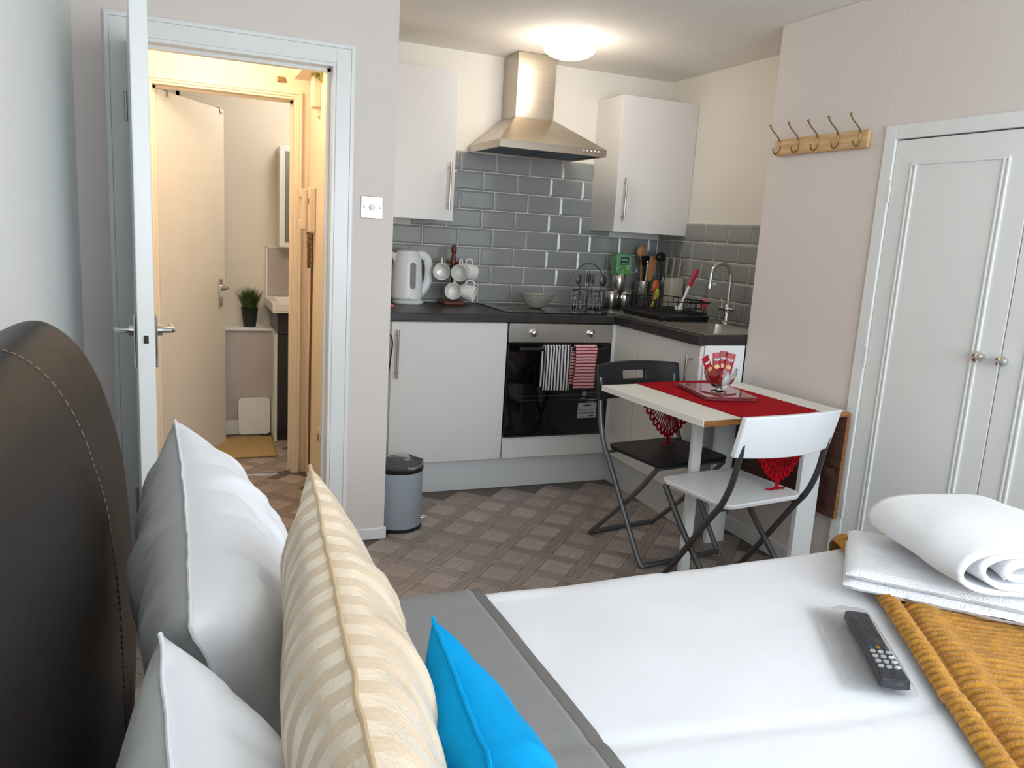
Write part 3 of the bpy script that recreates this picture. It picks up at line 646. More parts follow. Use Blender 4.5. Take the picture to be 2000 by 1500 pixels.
tag(obj(gb_, 'glass_bowl', m_cglass), 'cut glass fruit bowl standing empty on the hob', 'bowl')
# cutlery caddy
cx, cy = 2.155, 4.06
cc = thing('cutlery_caddy', 'chrome wire cutlery caddy with tall arched handle on worktop', 'caddy', (cx,cy,zt))
wb_ = B()
for z in (.012,.045,.075,.105): wb_.tube([(cx+.094*math.cos(2*PI*k/28), cy+.055*math.sin(2*PI*k/28), zt+z) for k in range(28)], .0018 if z < .1 else .0026, 5, True)
for k in range(22):
    a = 2*PI*k/22; wb_.cyl((cx+.094*math.cos(a),cy+.055*math.sin(a),zt+.005),(cx+.094*math.cos(a),cy+.055*math.sin(a),zt+.105),.0016,n=5)
obj(wb_, 'wire_basket', m_tubed, cc); obj(B().lathe([(.076,0),(.076,.004)], (cx,cy,zt+.006), 28, None, 1.2, .7), 'base', m_black, cc)
obj(B().tube(bez([(cx-.096,cy,zt+.01),(cx-.098,cy,zt+.13),(cx-.080,cy,zt+.21),(cx-.036,cy,zt+.25),(cx,cy,zt+.258),(cx+.036,cy,zt+.25),(cx+.080,cy,zt+.21),(cx+.098,cy,zt+.13),(cx+.096,cy,zt+.01)]), .003, 8), 'carry_handle', m_tubed, cc, smooth=True)
CUT = [(-.062,-.02,'spoon','leftmost spoon'),(-.038,.015,'fork','fork beside the leftmost spoon'),(-.015,-.012,'knife','knife left of centre'),(.012,.012,'knife','knife right of centre'),(.038,.02,'fork','fork at the back right'),(.066,-.02,'spoon','large spoon at the right')]
for i, (dx, dy, kind, wh) in enumerate(CUT):
    b = B(); p0 = Vector((cx+dx*.7, cy+dy, zt+.012)); p1 = Vector((cx+dx*1.15, cy+dy*1.3, zt+.145)); d = (p1-p0).normalized()
    b.tube([p0,p1],[.0035,.0028],6,flat=.6)
    if kind == 'spoon': b.sphere(p1+d*.022, (.019 if i == 0 else .025), 12, 1, .35, 1.45)
    elif kind == 'fork':
        b.box(p1.x-.010,p1.x+.010,p1.y-.001,p1.y+.001,p1.z,p1.z+.022)
        for k in range(4): b.box(p1.x-.010+k*.006,p1.x-.008+k*.006,p1.y-.001,p1.y+.001,p1.z+.02,p1.z+.052)
    else: b.prism([(-.003,0),(.004,0),(.012,.02),(.010,.05),(-.003,.072)], lambda p: (p1.x+p[0],p1.y-.0008,p1.z+p[1]), lambda p: (p1.x+p[0],p1.y+.0008,p1.z+p[1]))
    tag(obj(b, 'table_'+kind, m_tubed, smooth=True), 'steel %s, %s in the wire caddy'%(kind,wh), kind)
# canisters and tea
def canister(x, y, z, lab):
    t = thing('canister', lab, 'canister', (x,y,z))
    obj(B().lathe([(.036,0),(.038,.003),(.038,.06)], (x,y,z), 28), 'glass_body', m_steel, t, smooth=True)
    obj(B().lathe([(.039,.06),(.039,.097),(.036,.101),(.0,.101)], (x,y,z), 28), 'lid', m_chrome, t, smooth=True)
canister(2.365,4.15,zt,'steel canister at left of the bottom pair beside the cutlery'); canister(2.452,4.15,zt,'steel canister at right of the bottom pair by dish rack'); canister(2.408,4.15,zt+.101,'steel canister stacked on top of the other two')
tb = thing('leaf_print_carton', 'green leaf-printed carton standing on the top canister', 'box', (2.412,4.15,zt+.202))
zb_ = zt+.202
obj(B().box(2.362,2.462,4.115,4.175,zb_,zb_+.118), 'carton', m_teabox, tb, bevel=.001)
obj(B().box(2.388,2.444,4.1140,4.1152,zb_+.055,zb_+.100), 'label_panel', m_teadk, tb)
sg_ = [(2.393+.046*k/18, 4.1136, zb_+.084+.0065*math.sin(k*1.7)*(1 if k % 5 else .4)) for k in range(19)]
obj(B().tube(sg_, .0013, 5), 'label_script', m_btn, tb)
lf = B().box(2.395,2.437,4.1138,4.1142,zb_+.060,zb_+.063)
obj(lf, 'label_line', m_btn, tb)
for x, z, r in ((2.392,.028,.4),(2.425,.022,-.5),(2.412,.04,.1)):
    obj(B().prism([(.014*math.cos(a)*1.0, .009*math.sin(a)) for a in [2*PI*k/12 for k in range(12)]], lambda p: (x+p[0]*math.cos(r)-p[1]*math.sin(r),4.1138,zb_+z+p[0]*math.sin(r)+p[1]*math.cos(r)), lambda p: (x+p[0]*math.cos(r)-p[1]*math.sin(r),4.1149,zb_+z+p[0]*math.sin(r)+p[1]*math.cos(r))), 'mint_leaf_print', m_leaf, tb)
# utensil holder in the corner
hx, hy = 2.585, 4.17
tag(obj(B().lathe([(.045,0),(.048,.004),(.048,.165),(.045,.165),(.044,.01),(.0,.008)], (hx,hy,zt), 28), 'utensil_holder', m_steel, smooth=True), 'tall steel utensil pot in the worktop corner', 'pot')
def stick(name, lab, top, base, m, head, r=.006):
    top = Vector(top); base = Vector(base); b = B().tube([base, top], r, 8); head(b, top, (top-base).normalized()); tag(obj(b, name, m, smooth=True), lab, 'utensil')
flat = lambda w_, h_, t=.004: (lambda b, p, d: b.prism([(-w_*.35,-.01),(w_*.35,-.01),(w_*.5,h_*.4),(w_*.5,h_),(-w_*.5,h_),(-w_*.5,h_*.4)], lambda q: p+Vector((q[0],-t/2,0))+d*q[1], lambda q: p+Vector((q[0],t/2,0))+d*q[1]))
ball = lambda r, sy=.4, sz=1.4: (lambda b, p, d: b.sphere(p+d*r*1.2, r, 14, 1, sy, sz))
zb2 = zt+.012
stick('wooden_spatula', 'pale wooden spatula with broad blade in utensil pot', (hx+.030,hy-.020,zt+.185), (hx+.01,hy-.01,zb2), m_oak, flat(.052,.13))
stick('rounded_wooden_spoon', 'brown rounded wooden spoon standing tallest in utensil pot', (hx-.012,hy+.02,zt+.30), (hx,hy+.01,zb2), m_ladle if False else m_oak, ball(.032,.35,1.1))
stick('black_turner', 'black slotted turner standing behind the wooden spatula', (hx+.015,hy+.012,zt+.26), (hx+.005,hy+.005,zb2), m_black, flat(.062,.055))
stick('steel_tongs', 'dark steel tongs leaning left in utensil pot', (hx-.066,hy-.015,zt+.28), (hx+.01,hy,zb2), m_tubed, flat(.016,.03))
stick('steel_utensil', 'shiny steel utensil handle rising from the utensil pot', (hx+.0,hy-.035,zt+.27), (hx-.005,hy-.02,zb2), m_chrome, ball(.009,.8,1.2))
# knife block by the right wall
kb = thing('knife_block', 'pale grey knife block with steel handled knives in corner', 'knife block', (2.69,4.0,zt))
obj(B().prism(rrect(.10,.11,.012), lambda p: (2.682+p[0]*.9,4.0+p[1],zt), lambda p: (2.682+p[0]*.9,4.0+p[1],zt+.20)), 'block', m_block, kb, bevel=.003)
for i, (dx, dy, h, m) in enumerate(((-.028,.03,.10,m_steel),(-.005,.0,.105,m_steel),(.022,-.02,.10,m_steel))):
    tag(obj(B().tube([(2.682+dx,4.0+dy,zt+.15),(2.682+dx*1.1,4.0+dy,zt+.20),(2.682+dx*1.2+.008,4.0+dy,zt+.215+h)], [.003,.009,.008], 8, flat=.6), 'kitchen_knife', m, smooth=True), 'steel handled knife, %s in the knife block'%('leftmost','middle one','rightmost')[i], 'knife')
tag(obj(B().tube([(2.655,4.075,zt+.18),(2.645,4.08,zt+.29)],.008,8).sphere((2.64,4.085,zt+.315),.034,16,1,.5,.8), 'black_ladle', m_black, smooth=True), 'round black ladle head rising behind the knife block', 'utensil')
# dish rack
rx0, rx1, ry0, ry1 = 2.275, 2.60, 3.47, 3.90
dk = thing('dish_rack', 'black wire dish rack with drip tray on the sink drainer', 'dish rack', ((rx0+rx1)/2,(ry0+ry1)/2,z+.006))
zr = WT1+.007
b = B().prism(rrect(rx1-rx0,ry1-ry0,.04), lambda p: ((rx0+rx1)/2+p[0]*.95,(ry0+ry1)/2+p[1]*.95,zr), lambda p: ((rx0+rx1)/2+p[0],(ry0+ry1)/2+p[1],zr+.022))
obj(b, 'drip_tray', m_black, dk, bevel=.004)
rk = B(); cxr, cyr = (rx0+rx1)/2, (ry0+ry1)/2
for zz, sc_ in ((.035,.92),(.095,.97)): rk.tube([(cxr+p[0]*sc_,cyr+p[1]*sc_,zr+zz) for p in rrect(rx1-rx0,ry1-ry0,.035)], .0035, 6, True)
for i in range(9):
    y = ry0+.035+i*(ry1-ry0-.07)/8; rk.tube([(rx0+.02,y,zr+.095),(rx0+.022,y,zr+.035),(rx1-.022,y,zr+.035),(rx1-.02,y,zr+.095)], .002, 5)
for i in range(5):
    x = rx0+.05+i*(rx1-rx0-.1)/4; rk.tube([(x,ry0+.012,zr+.095),(x,ry0+.018,zr+.035)], .002, 5); rk.tube([(x,ry1-.012,zr+.095),(x,ry1-.018,zr+.035)], .002, 5)
obj(rk, 'wire_frame', m_black, dk)
ch = B()
for zz in (.03,.06,.09,.105): ch.tube([(2.50+.04*math.cos(2*PI*k/4+PI/4)*1.3,3.52+.03*math.sin(2*PI*k/4+PI/4)*1.3,zr+zz) for k in range(4)], .0022, 5, True)
for k in range(4): ch.cyl((2.50+.052*math.cos(2*PI*k/4+PI/4),3.52+.039*math.sin(2*PI*k/4+PI/4),zr+.025),(2.50+.052*math.cos(2*PI*k/4+PI/4),3.52+.039*math.sin(2*PI*k/4+PI/4),zr+.105),.0025,n=6)
obj(ch, 'cutlery_cup', m_black, dk)
db = thing('dish_brush', 'white dish brush with crimson handle leaning in dish rack', 'brush', (2.535,3.72,zr+.03))
obj(B().tube([(2.555,3.72,zr+.035),(2.595,3.735,zr+.11),(2.620,3.74,zr+.165)], [.009,.007,.009], 10), 'neck', m_white, db, smooth=True)
obj(B().tube([(2.619,3.74,zr+.162),(2.66,3.742,zr+.245),(2.666,3.743,zr+.257)], [.011,.013,.009], 10), 'handle', m_pink, db, smooth=True)
obj(B().lathe([(.02,0),(.024,.012),(.02,.03)], (2.552,3.718,zr+.024), 14), 'bristle_head', m_white, db, smooth=True)
tag(obj(B().prism(rrect(.09,.055,.02), lambda p: (2.645+p[0]*.3-.028,3.60+p[0],zr+.075+p[1]), lambda p: (2.645+p[0]*.3-.004,3.60+p[0]*.95,zr+.08+p[1])), 'dish_sponge', m_sponge, bevel=.008), 'coral pink sponge cloth propped at the back of dish rack', 'sponge')
tag(obj(B().tube([(2.47,3.86,zr+.03),(2.485,3.875,zr+.12)],.006,8).sphere((2.492,3.88,zr+.145),.026,12,.9,.4,1.5), 'serving_spoon', m_ladle, smooth=True), 'orange-brown wooden spoon standing in the dish rack', 'utensil')
tag(obj(B().tube([(2.44,3.83,zr+.03),(2.475,3.845,zr+.09)],.005,8).sphere((2.487,3.85,zr+.108),.018,12,.9,.4,1.6), 'lime_spoon', m_green, smooth=True), 'lime green spoon slanting in the dish rack', 'utensil')
tag(obj(B().tube([(2.515,3.85,zr+.03),(2.535,3.875,zr+.16)],.010,8).tube([(2.535,3.872,zr+.15),(2.55,3.885,zr+.225)],[.004,.0025],6), 'carving_fork', m_blackp, smooth=True), 'black handled fork standing between spoon and knife block', 'utensil')

# ------------------------------------------------------------------ pedal bin
bx_, by_, br = .892, 3.345, .11
pb = thing('pedal_bin', 'grey cylindrical pedal bin with black lid at the wall end', 'bin', (bx_,by_,0))
obj(B().lathe([(br-.002,.0),(br+.002,.002),(br+.002,.014),(br-.002,.016)], (bx_,by_,0), 40), 'base_ring', m_black, pb, smooth=True)
obj(B().lathe([(br-.001,.015),(br,.018),(br,.272),(br-.002,.274)], (bx_,by_,0), 48), 'body', m_bin, pb, smooth=True)
obj(B().lathe([(br+.002,.269),(br+.003,.281),(br-.004,.285)], (bx_,by_,0), 48), 'rim', m_black, pb, smooth=True)
obj(B().lathe([(br-.012,.283),(br-.016,.293),(.05,.298),(.0,.299)], (bx_,by_,0), 40), 'lid', mat('bin_lid',(58,60,66),.5), pb, smooth=True)
obj(B().lathe([(.016,0),(.016,.0008),(.0,.0008)], (bx_+.045,by_+.02,.2975), 20), 'round_sticker', m_silver, pb)
obj(B().box(bx_+.075,bx_+.13,by_-.045,by_-.02,.035,.045).box(bx_+.085,bx_+.1,by_-.04,by_-.025,.004,.04), 'pedal', m_chrome, pb, bevel=.003)
lnr = B(); n = 40
lnr.grid(lambda u, v: (bx_+(br-.006+.010*v+.004*noise.noise((u*14,v,3)))*math.cos(2*PI*u), by_+(br-.006+.010*v+.004*noise.noise((u*14,v,3)))*math.sin(2*PI*u), .282+.022*math.sin(PI*v)*(1+.6*noise.noise((u*11,2,v)))), 60, 4)
obj(lnr, 'bin_liner', m_liner, pb, smooth=True)

# ------------------------------------------------------------------ coat rack and wardrobe on the right wall
hr = thing('coat_rack', 'pine coat rack with five brass double hooks on the wall', 'coat rack', (XB,2.615,1.73))
obj(B().box(XB-.018,XB,2.362,2.872,1.722,1.790), 'board', m_pine, hr, bevel=.006)
for y in (2.40,2.84): obj(B().lathe([(.004,0),(.003,.001)], (XB-.018,y,1.757), 8, (-1,0,0)), 'screw', m_tubed, hr)
for i in range(5):
    y = 2.845-i*.1115; x = XB-.018
    hk = B().tube(bez([(x-.003,y,1.778),(x-.012,y+.0,1.795),(x-.040,y+.006,1.822),(x-.052,y+.008,1.838)],4), .0032, 7).sphere((x-.054,y+.008,1.842),.0055,8)
    hk.tube(bez([(x-.003,y,1.78),(x-.004,y,1.745),(x-.012,y,1.730),(x-.026,y,1.730),(x-.034,y,1.744)],4), .0032, 7).sphere((x-.034,y,1.746),.0045,8)
    obj(hk, 'hook', m_brass, hr, smooth=True)
wdr = thing('wardrobe', 'built-in white wardrobe with two panelled doors and chrome knobs', 'wardrobe', (XB+.2,1.7,0))
obj(B().box(XB-.012,XB+.05,2.238,2.290,0,1.792).box(XB-.012,XB+.05,1.13,1.18,0,1.792).box(XB-.012,XB+.05,1.18,2.238,1.742,1.792), 'frame', m_gloss, wdr, bevel=.003)
obj(B().box(XB+.05,XB+.35,1.14,2.28,0,1.79), 'interior', m_dark, wdr)
for (y0, y1, ky, hy_) in ((1.711,2.236,1.768,2.2375),(1.182,1.707,1.687,1.1805)):
    dr = obj(B().box(XB-.004,XB+.018,y0,y1,.06,1.738), 'door', m_gloss, wdr, bevel=.002)
    for yy in (y0+.088, y1-.088):
        mo = B()
        for q in (-.012,.004): mo.box(XB-.010,XB-.003,yy+q,yy+q+.008,.14,1.655)
        obj(mo, 'moulding', m_gloss, dr, bevel=.002)
    for zz in (.14,1.655): obj(B().box(XB-.009,XB-.003,y0+.08,y1-.08,zz-.006,zz+.006), 'moulding', m_gloss, dr, bevel=.002)
    obj(B().lathe([(.009,0),(.007,.012),(.016,.018),(.019,.028),(.015,.036),(.0,.039)], (XB-.004,ky,1.027), 20, (-1,0,0)), 'knob', m_chrome, dr, smooth=True)
    for zz in (.35,.95,1.56): obj(B().box(XB-.014,XB-.006,hy_-.006,hy_+.006,zz-.04,zz+.04), 'hinge', m_gloss, dr, bevel=.003)

# ------------------------------------------------------------------ table
TA = math.radians(4.5); T0 = Vector((1.632,2.519,0)); tu = Vector((math.cos(TA),math.sin(TA),0)); tv = Vector((-math.sin(TA),math.cos(TA),0))
def TP_(u, v, z): return T0+tu*u+tv*v+Vector((0,0,z))
def tbox(b, u0, u1, v0, v1, z0, z1):
    q = [(u0,v0),(u1,v0),(u1,v1),(u0,v1)]; return b.hexa([TP_(u,v,z0) for u, v in q], [TP_(u,v,z1) for u, v in q])
TW, TV = .708, .318
tb_ = thing('drop_leaf_table', 'white drop-leaf table with raw brown board edges against the wall', 'table', TP_(.35,0,0))
obj(tbox(B(),0,TW,-TV,TV,.713,.735), 'tabletop', m_tabw, tb_)
obj(tbox(B(),.003,TW,-TV-.0015,-TV,.7135,.7345), 'edge_band', m_tabb, tb_)
obj(tbox(B(),TW+.002,TW+.018,-TV,TV,.30,.728), 'hanging_leaf', [m_tabd], tb_)
obj(tbox(B(),TW+.002,TW+.0185,-TV-.0015,-TV,.30,.729), 'edge_band', m_tabb, tb_)
obj(tbox(B(),TW-.012,TW+.001,-TV+.02,TV-.02,.47,.50), 'reflection_strip', m_tabd, tb_)  # reflected line on the hanging leaf, modelled as an added brown strip
for v in (-.245,.245): obj(tbox(B(),.575,.680,v-.011,v+.011,0,.713), 'leg', m_panel, tb_, bevel=.002)
obj(tbox(B(),.612,.634,-.234,.234,.58,.70), 'apron', m_tabd, tb_)
# swung-out gate leg
gl = obj(tbox(B(),.235,.280,-.010,.012,0,.713), 'leg', m_panel, tb_, bevel=.002)
def bar(b, a, c, w_, z0, z1):
    a = Vector(a); c = Vector(c); n_ = Vector((-(c-a).y,(c-a).x,0)).normalized()*w_/2; q = [a-n_,c-n_,c+n_,a+n_]
    return b.hexa([Vector((p.x,p.y,z0)) for p in q], [Vector((p.x,p.y,z1)) for p in q])
obj(bar(B(), TP_(.275,.001,0), TP_(.60,.10,0), .02, .63, .69), 'gate_rail', m_panel, tb_)
# lace runner
RU0, RU1 = .178, .575
rn = thing('lace_runner', 'red crochet lace runner across the table with ends hanging down', 'table runner', TP_(.376,0,.735))
def rtop(u, v):
    e = .004*math.sin(v*2*PI*26) if u in (0,1) else 0
    return TP_(RU0+(RU1-RU0)*u+(e if u == 0 else -e), (-TV-.004)+(2*TV+.008)*v, .7375+.0012*math.sin(v*2*PI*45)*math.sin(u*2*PI*24))
obj(B().grid(rtop, 48, 90), 'top_panel', m_red, rn, smooth=True, solid=.002)
def lace(sgn, m, ln, hw):
    b = B(); vv = sgn*(TV+.007); uc = (RU0+RU1)/2
    def pt(th, r):                                          # th -1..1 across, r 0..1 outwards
        a = th*PI/2; edge = (abs(math.sin(a))**1.15, math.cos(a)**.85)
        return TP_(uc+hw*math.sin(a)*r*(1-.18*math.cos(a)), vv+sgn*.004*math.sin(th*9), .733-ln*r*max(0,1-abs(math.sin(a))**1.9)**.95)
    for k in range(47):
        th = -1+2*k/46; b.tube([pt(th,.40),pt(th,.55),pt(th,.7),pt(th,.9)], [.0022,.0016,.0026,.003], 5)
    for r, rad in ((.14,.003),(.26,.003),(.40,.0045),(.44,.003),(.60,.0016),(.9,.0028)): b.tube([pt(-1+2*k/60,r) for k in range(61)], rad, 5)
    for k in range(40): b.tube([pt(-1+2*k/40,.14),pt(-1+2*(k+.5)/40,.26),pt(-1+2*(k+1)/40,.14)], .0022, 4)
    for k in range(34): b.tube([pt(-1+2*k/34,.60),pt(-1+2*(k+.5)/34,.72),pt(-1+2*(k+1)/34,.60)], .0018, 4)
    for k in range(40): b.tube([pt(-1+2*k/40,.27),pt(-1+2*(k+.5)/40,.40),pt(-1+2*(k+1)/40,.27)], .0022, 4)
    for k in range(25):
        t0, t1 = -1+2*k/25, -1+2*(k+1)/25; tm = (t0+t1)/2
        b.tube(bez([pt(t0,.9),pt(t0+.2*(t1-t0),.98),pt(tm,1.02),pt(t1-.2*(t1-t0),.98),pt(t1,.9)],4), .0048, 6)
    for r in (.03,.08): b.tube([pt(-1,r)]+[pt(-1+2*k/20,r) for k in range(1,20)]+[pt(1,r)], .004, 5)
    p = pt(0,1.0)
    b.tube([p, p-Vector((0,0,.022)), p-Vector((0,0,p.z-.462))], [.012,.008,.012], 8, flat=.5)
    q = Vector((p.x, p.y, .4585))
    for k in range(-3,4): b.tube([q+Vector((0,0,.006)), q+tu*k*.011-tv*sgn*.0, q+tu*k*.016+tv*(.008 if k % 2 else -.006)], [.005,.0045,.003], 5, flat=.6)
    obj(b, 'hanging_fan', m, rn, smooth=True)
lace(-1, m_red, .238, .20); lace(1, m_redd, .238, .205)
def tslab(name, u, v, a, wu, wv, z0, z1, m, lab, cat, group=None):
    c = TP_(u,v,0); ca, sa = math.cos(a), math.sin(a)
    q = [(c.x+x*ca-y*sa, c.y+x*sa+y*ca) for x, y in ((-wu/2,-wv/2),(wu/2,-wv/2),(wu/2,wv/2),(-wu/2,wv/2))]
    return tag(obj(B().hexa([(x,y,z0) for x, y in q], [(x,y,z1) for x, y in q]), name, m, bevel=.0012), lab, cat, group)
PLZ = .7405
tslab('glass_placemat', .375, .055, -.20, .215, .285, PLZ, PLZ+.0045, m_redglass, 'lower red tinted glass placemat under the sachet bowl', 'placemat', 'glass placemats')
tslab('glass_placemat', .373, .057, -.15, .215, .285, PLZ+.005, PLZ+.0095, m_redglass, 'middle red tinted glass placemat of the stack', 'placemat', 'glass placemats')
tslab('glass_placemat', .377, .055, -.18, .215, .285, PLZ+.010, PLZ+.0145, m_redglass, 'top red tinted glass placemat of the stack', 'placemat', 'glass placemats')
tslab('glass_coaster', .345, .005, TA+.2, .10, .10, PLZ+.015, PLZ+.019, m_redglass, 'small glass coaster beneath the sachet bowl', 'coaster')
bc = TP_(.345,.005,PLZ+.0195)
tag(obj(B().lathe([(.030,0),(.032,.003),(.016,.008),(.014,.016),(.030,.022),(.052,.042),(.063,.07),(.065,.095),(.0625,.095),(.0605,.07),(.049,.045),(.028,.026),(.0,.022)], bc, 36), 'footed_glass_bowl', m_glass, smooth=True), 'clear footed glass bowl holding red sachets on the table', 'bowl')
def sachet(dx, dy, tilt, rot, m, lab, white=False, h=.125, base=.03):
    s = thing('sachet', lab, 'sachet', bc+Vector((dx,dy,base)), None)
    Mx = Matrix.Translation(bc+Vector((dx,dy,base)))@Matrix.Rotation(rot,4,'Z')@Matrix.Rotation(tilt,4,'Y')
    def fn(u, v): return Mx@Vector(((u-.5)*.034, -.0025*math.sin(PI*u)*math.sin(PI*v), h*v))
    def fb(u, v): return Mx@Vector(((u-.5)*.034, .0025*math.sin(PI*u)*math.sin(PI*v)+.0004, h*v))
    obj(B().grid(fn,6,12).grid(fb,6,12), 'wrapper', m, s, smooth=True)
    if not white:
        pts = [Mx@Vector((-.011+.022*k/14, -.0034, h*.78+.006*math.sin(k*1.9))) for k in range(15)]
        obj(B().tube(pts, .0016, 5), 'white_script', m_btn, s)
        obj(B().prism([(.011*math.cos(2*PI*k/14), .009*math.sin(2*PI*k/14)) for k in range(14)], lambda p: Mx@Vector((p[0],-.0030,h*.55+p[1])), lambda p: Mx@Vector((p[0],-.0040,h*.55+p[1]))), 'cup_picture', m_cream, s)
sachet(-.018,.004,-.55,.1,m_sachet,'red sachet leaning far left out of the glass bowl',h=.13)
sachet(-.004,.012,-.10,-.35,m_sachet,'red sachet standing upright left of centre in glass bowl')
sachet(.012,.020,.06,-.38,m_sachet,'red sachet standing upright in the middle of the glass bowl',h=.13)
sachet(.026,.006,.16,-.40,m_sachet,'red sachet standing upright at right in the glass bowl')
sachet(-.012,-.022,.35,-.4,m_sachet,'red sachet lying low inside the left of the glass bowl',h=.07)
wp = bc+Vector((.008,-.030,.048))
tag(obj(B().sphere(wp,.019,16,1,.55,1.75).xf(Matrix.Translation(wp)@Matrix.Rotation(.3,4,'Y')@Matrix.Translation(-wp)), 'oval_packet', m_white, smooth=True), 'white oval packet resting at the front of the glass bowl', 'packet')

# ------------------------------------------------------------------ folding chairs
def chair(name, label, mp, mt_, loc, rot):
    t = thing(name, label, 'chair', (0,0,0), 'folding chairs at the drop-leaf table')
    hw = .205
    seat = B().prism(rrect(.40,.36,.045), lambda p: (p[0]*.97,p[1]*.97,.432), lambda p: (p[0],p[1],.452+.006*0))
    obj(seat, 'seat', mp, t, bevel=.006, seg=3)
    def bk(u, v, off=0):
        x = (u-.5)*.47; cv = -.275+.045*(2*u-1)**2+off
        return Vector((x, cv-(v-.5)*.035, .640+.145*v+.012*(1-(2*u-1)**2)*(v-.3)))
    nb, nv = 22, 8; b = B()
    hole = lambda i, j: 8 <= i < 14 and 4 <= j < 6 and 'black' in label
    vs = []; th = .011
    for side in (0,1):
        for j in range(nv+1):
            for i in range(nb+1): vs.append(bk(i/nb, j/nv, (-th if side == 0 else th)))
    N = (nb+1)*(nv+1); fs = []
    cell = lambda i, j: 0 <= i < nb and 0 <= j < nv and not hole(i, j)
    idx = lambda s, i, j: s*N+j*(nb+1)+i
    for j in range(nv):
        for i in range(nb):
            if not cell(i,j): continue
            fs.append((idx(0,i,j),idx(0,i+1,j),idx(0,i+1,j+1),idx(0,i,j+1))); fs.append((idx(1,i,j),idx(1,i,j+1),idx(1,i+1,j+1),idx(1,i+1,j)))
            for (di,dj,a,c) in ((-1,0,(i,j),(i,j+1)),(1,0,(i+1,j+1),(i+1,j)),(0,-1,(i+1,j),(i,j)),(0,1,(i,j+1),(i+1,j+1))):
                if not cell(i+di,j+dj): fs.append((idx(0,*a),idx(0,*c),idx(1,*c),idx(1,*a)))
    b.add(vs, fs); obj(b, 'backrest', mp, t, smooth=True, bevel=.004)
    A = lambda s: [(s*.212,-.238,.735),(s*.212,-.225,.64),(s*.214,-.205,.54),(s*.216,-.17,.455),(s*.216,-.12,.385),(s*.216,.03,.165),(s*.216,.135,.02),(s*.20,.145,.0115)]
    b = B().tube(bez(A(1),5)+[(0,.148,.0115)]+list(reversed(bez(A(-1),5))), .0112, 10)
    obj(b, 'back_frame', mt_, t, smooth=True)
    C = lambda s: [(s*.186,.150,.425),(s*.186,.02,.275),(s*.186,-.235,.03),(s*.172,-.258,.0115)]
    b = B().tube(bez(C(1),5)+[(0,-.262,.0115)]+list(reversed(bez(C(-1),5))), .0112, 10)
    obj(b, 'leg_frame', mt_, t, smooth=True)
    obj(B().tube([(-.212,-.14,.425),(.212,-.14,.425)], .007, 8).tube([(-.19,.15,.425),(.19,.15,.425)], .007, 8), 'cross_rod', mt_, t, smooth=True)
    for s in (-1,1): obj(B().lathe([(.007,0),(.007,.006),(.004,.008)], (s*.218,.0,.21), 10, (s,0,0)), 'pivot', m_chrome, t)
    t.location = loc; t.rotation_euler = (0,0,rot); return t
chair('folding_chair', 'black folding chair with grey tube legs on the far side of table', m_blackp, m_tubeg, (1.935,2.80,0), math.radians(188))
chair('folding_chair', 'white folding chair with dark tube legs pulled up nearest the bed', m_chairw, m_tubed, (1.895,2.315,0), math.radians(7.5))

# ------------------------------------------------------------------ bed
BY0, BY1, BZT, BXE = .06, 1.455, .585, 1.80
bed = thing('bed', 'double bed with dark brown leather scroll headboard', 'bed', (.8,.76,0))
pf = [(-.10,.30),(-.085,.50),(-.086,.70),(-.088,.78),(-.097,.90),(-.114,.985),(-.133,1.049),(-.161,1.102),(-.197,1.135),(-.230,1.142),(-.268,1.126),(-.292,1.095),(-.297,1.05),(-.285,.98),(-.27,.80),(-.265,.30)]
pfs = bez([(x,0,z) for x, z in pf], 4)
def hbp(y): return [(p.x,y,p.z) for p in pfs]
HY0, HY1 = .0, 1.52
b = B(); n_ = len(pfs); ys = [HY0+.0]+[HY0+(HY1-HY0)*k/30 for k in range(1,30)]+[HY1-.02,HY1-.008,HY1]
cen = Vector((-.19,0,.75)); rings = []
for y in ys:
    s = 1 if y < HY1-.021 else {0:.992,1:.97}.get(0 if y < HY1-.005 else 1)
    rings.append([(cen.x+(p.x-cen.x)*s, y, cen.z+(p.z-cen.z)*(1-(1-s)*.5)) for p in pfs])
vs = [v for r in rings for v in r]
fs = [(j*n_+k, j*n_+k+1, (j+1)*n_+k+1, (j+1)*n_+k) for j in range(len(ys)-1) for k in range(n_-1)]+[tuple(range(n_)), tuple(range((len(ys)-1)*n_, len(ys)*n_))]
b.add(vs, fs); hbo = obj(b, 'headboard', m_leather, bed, smooth=True)
sb_ = B(); L_ = 0
SEAM_Y = 1.19
for k in range(len(pfs)-1):
    p, q = pfs[k], pfs[k+1]
    if p.z < .55 or (p.x < -.28): continue
    m_ = max(1, int((q-p).length/.009))
    for i in range(m_):
        a = p.lerp(q, (i+.15)/m_); c = p.lerp(q, (i+.75)/m_); nn = Vector((a.x-cen.x,0,a.z-.85)).normalized()*.0012
        sb_.tube([(a.x+nn.x,SEAM_Y,a.z+nn.z),(c.x+nn.x,SEAM_Y,c.z+nn.z)], .0011, 5)
obj(sb_, 'stitching', m_stitch, hbo)
obj(B().box(-.05,BXE,BY0+.02,BY1-.02,.06,.30), 'bed_base', m_leather, bed, bevel=.02); obj(B().box(-.07,BXE-.02,BY0+.01,BY1-.01,.30,.555), 'mattress', m_linen, bed, bevel=.04, seg=4)
for x in (.05,BXE-.12):
    for y in (BY0+.08,BY1-.14): obj(B().box(x,x+.06,y,y+.06,0,.06), 'leg', m_black, bed)
dv = thing('duvet', 'white duvet with grey reverse turned down near the pillows', 'duvet', (1.1,.76,.56))
def bedz(x, y): return BZT+.006*noise.noise((x*2.2,y*2.2,0))+.003*noise.noise((x*6,y*6,4))-.004*math.exp(-((y-.98+.12*x)/.012)**2)-.003*math.exp(-((y-.62+.10*x)/.012)**2)-.003*math.exp(-((x-1.02)/.012)**2)
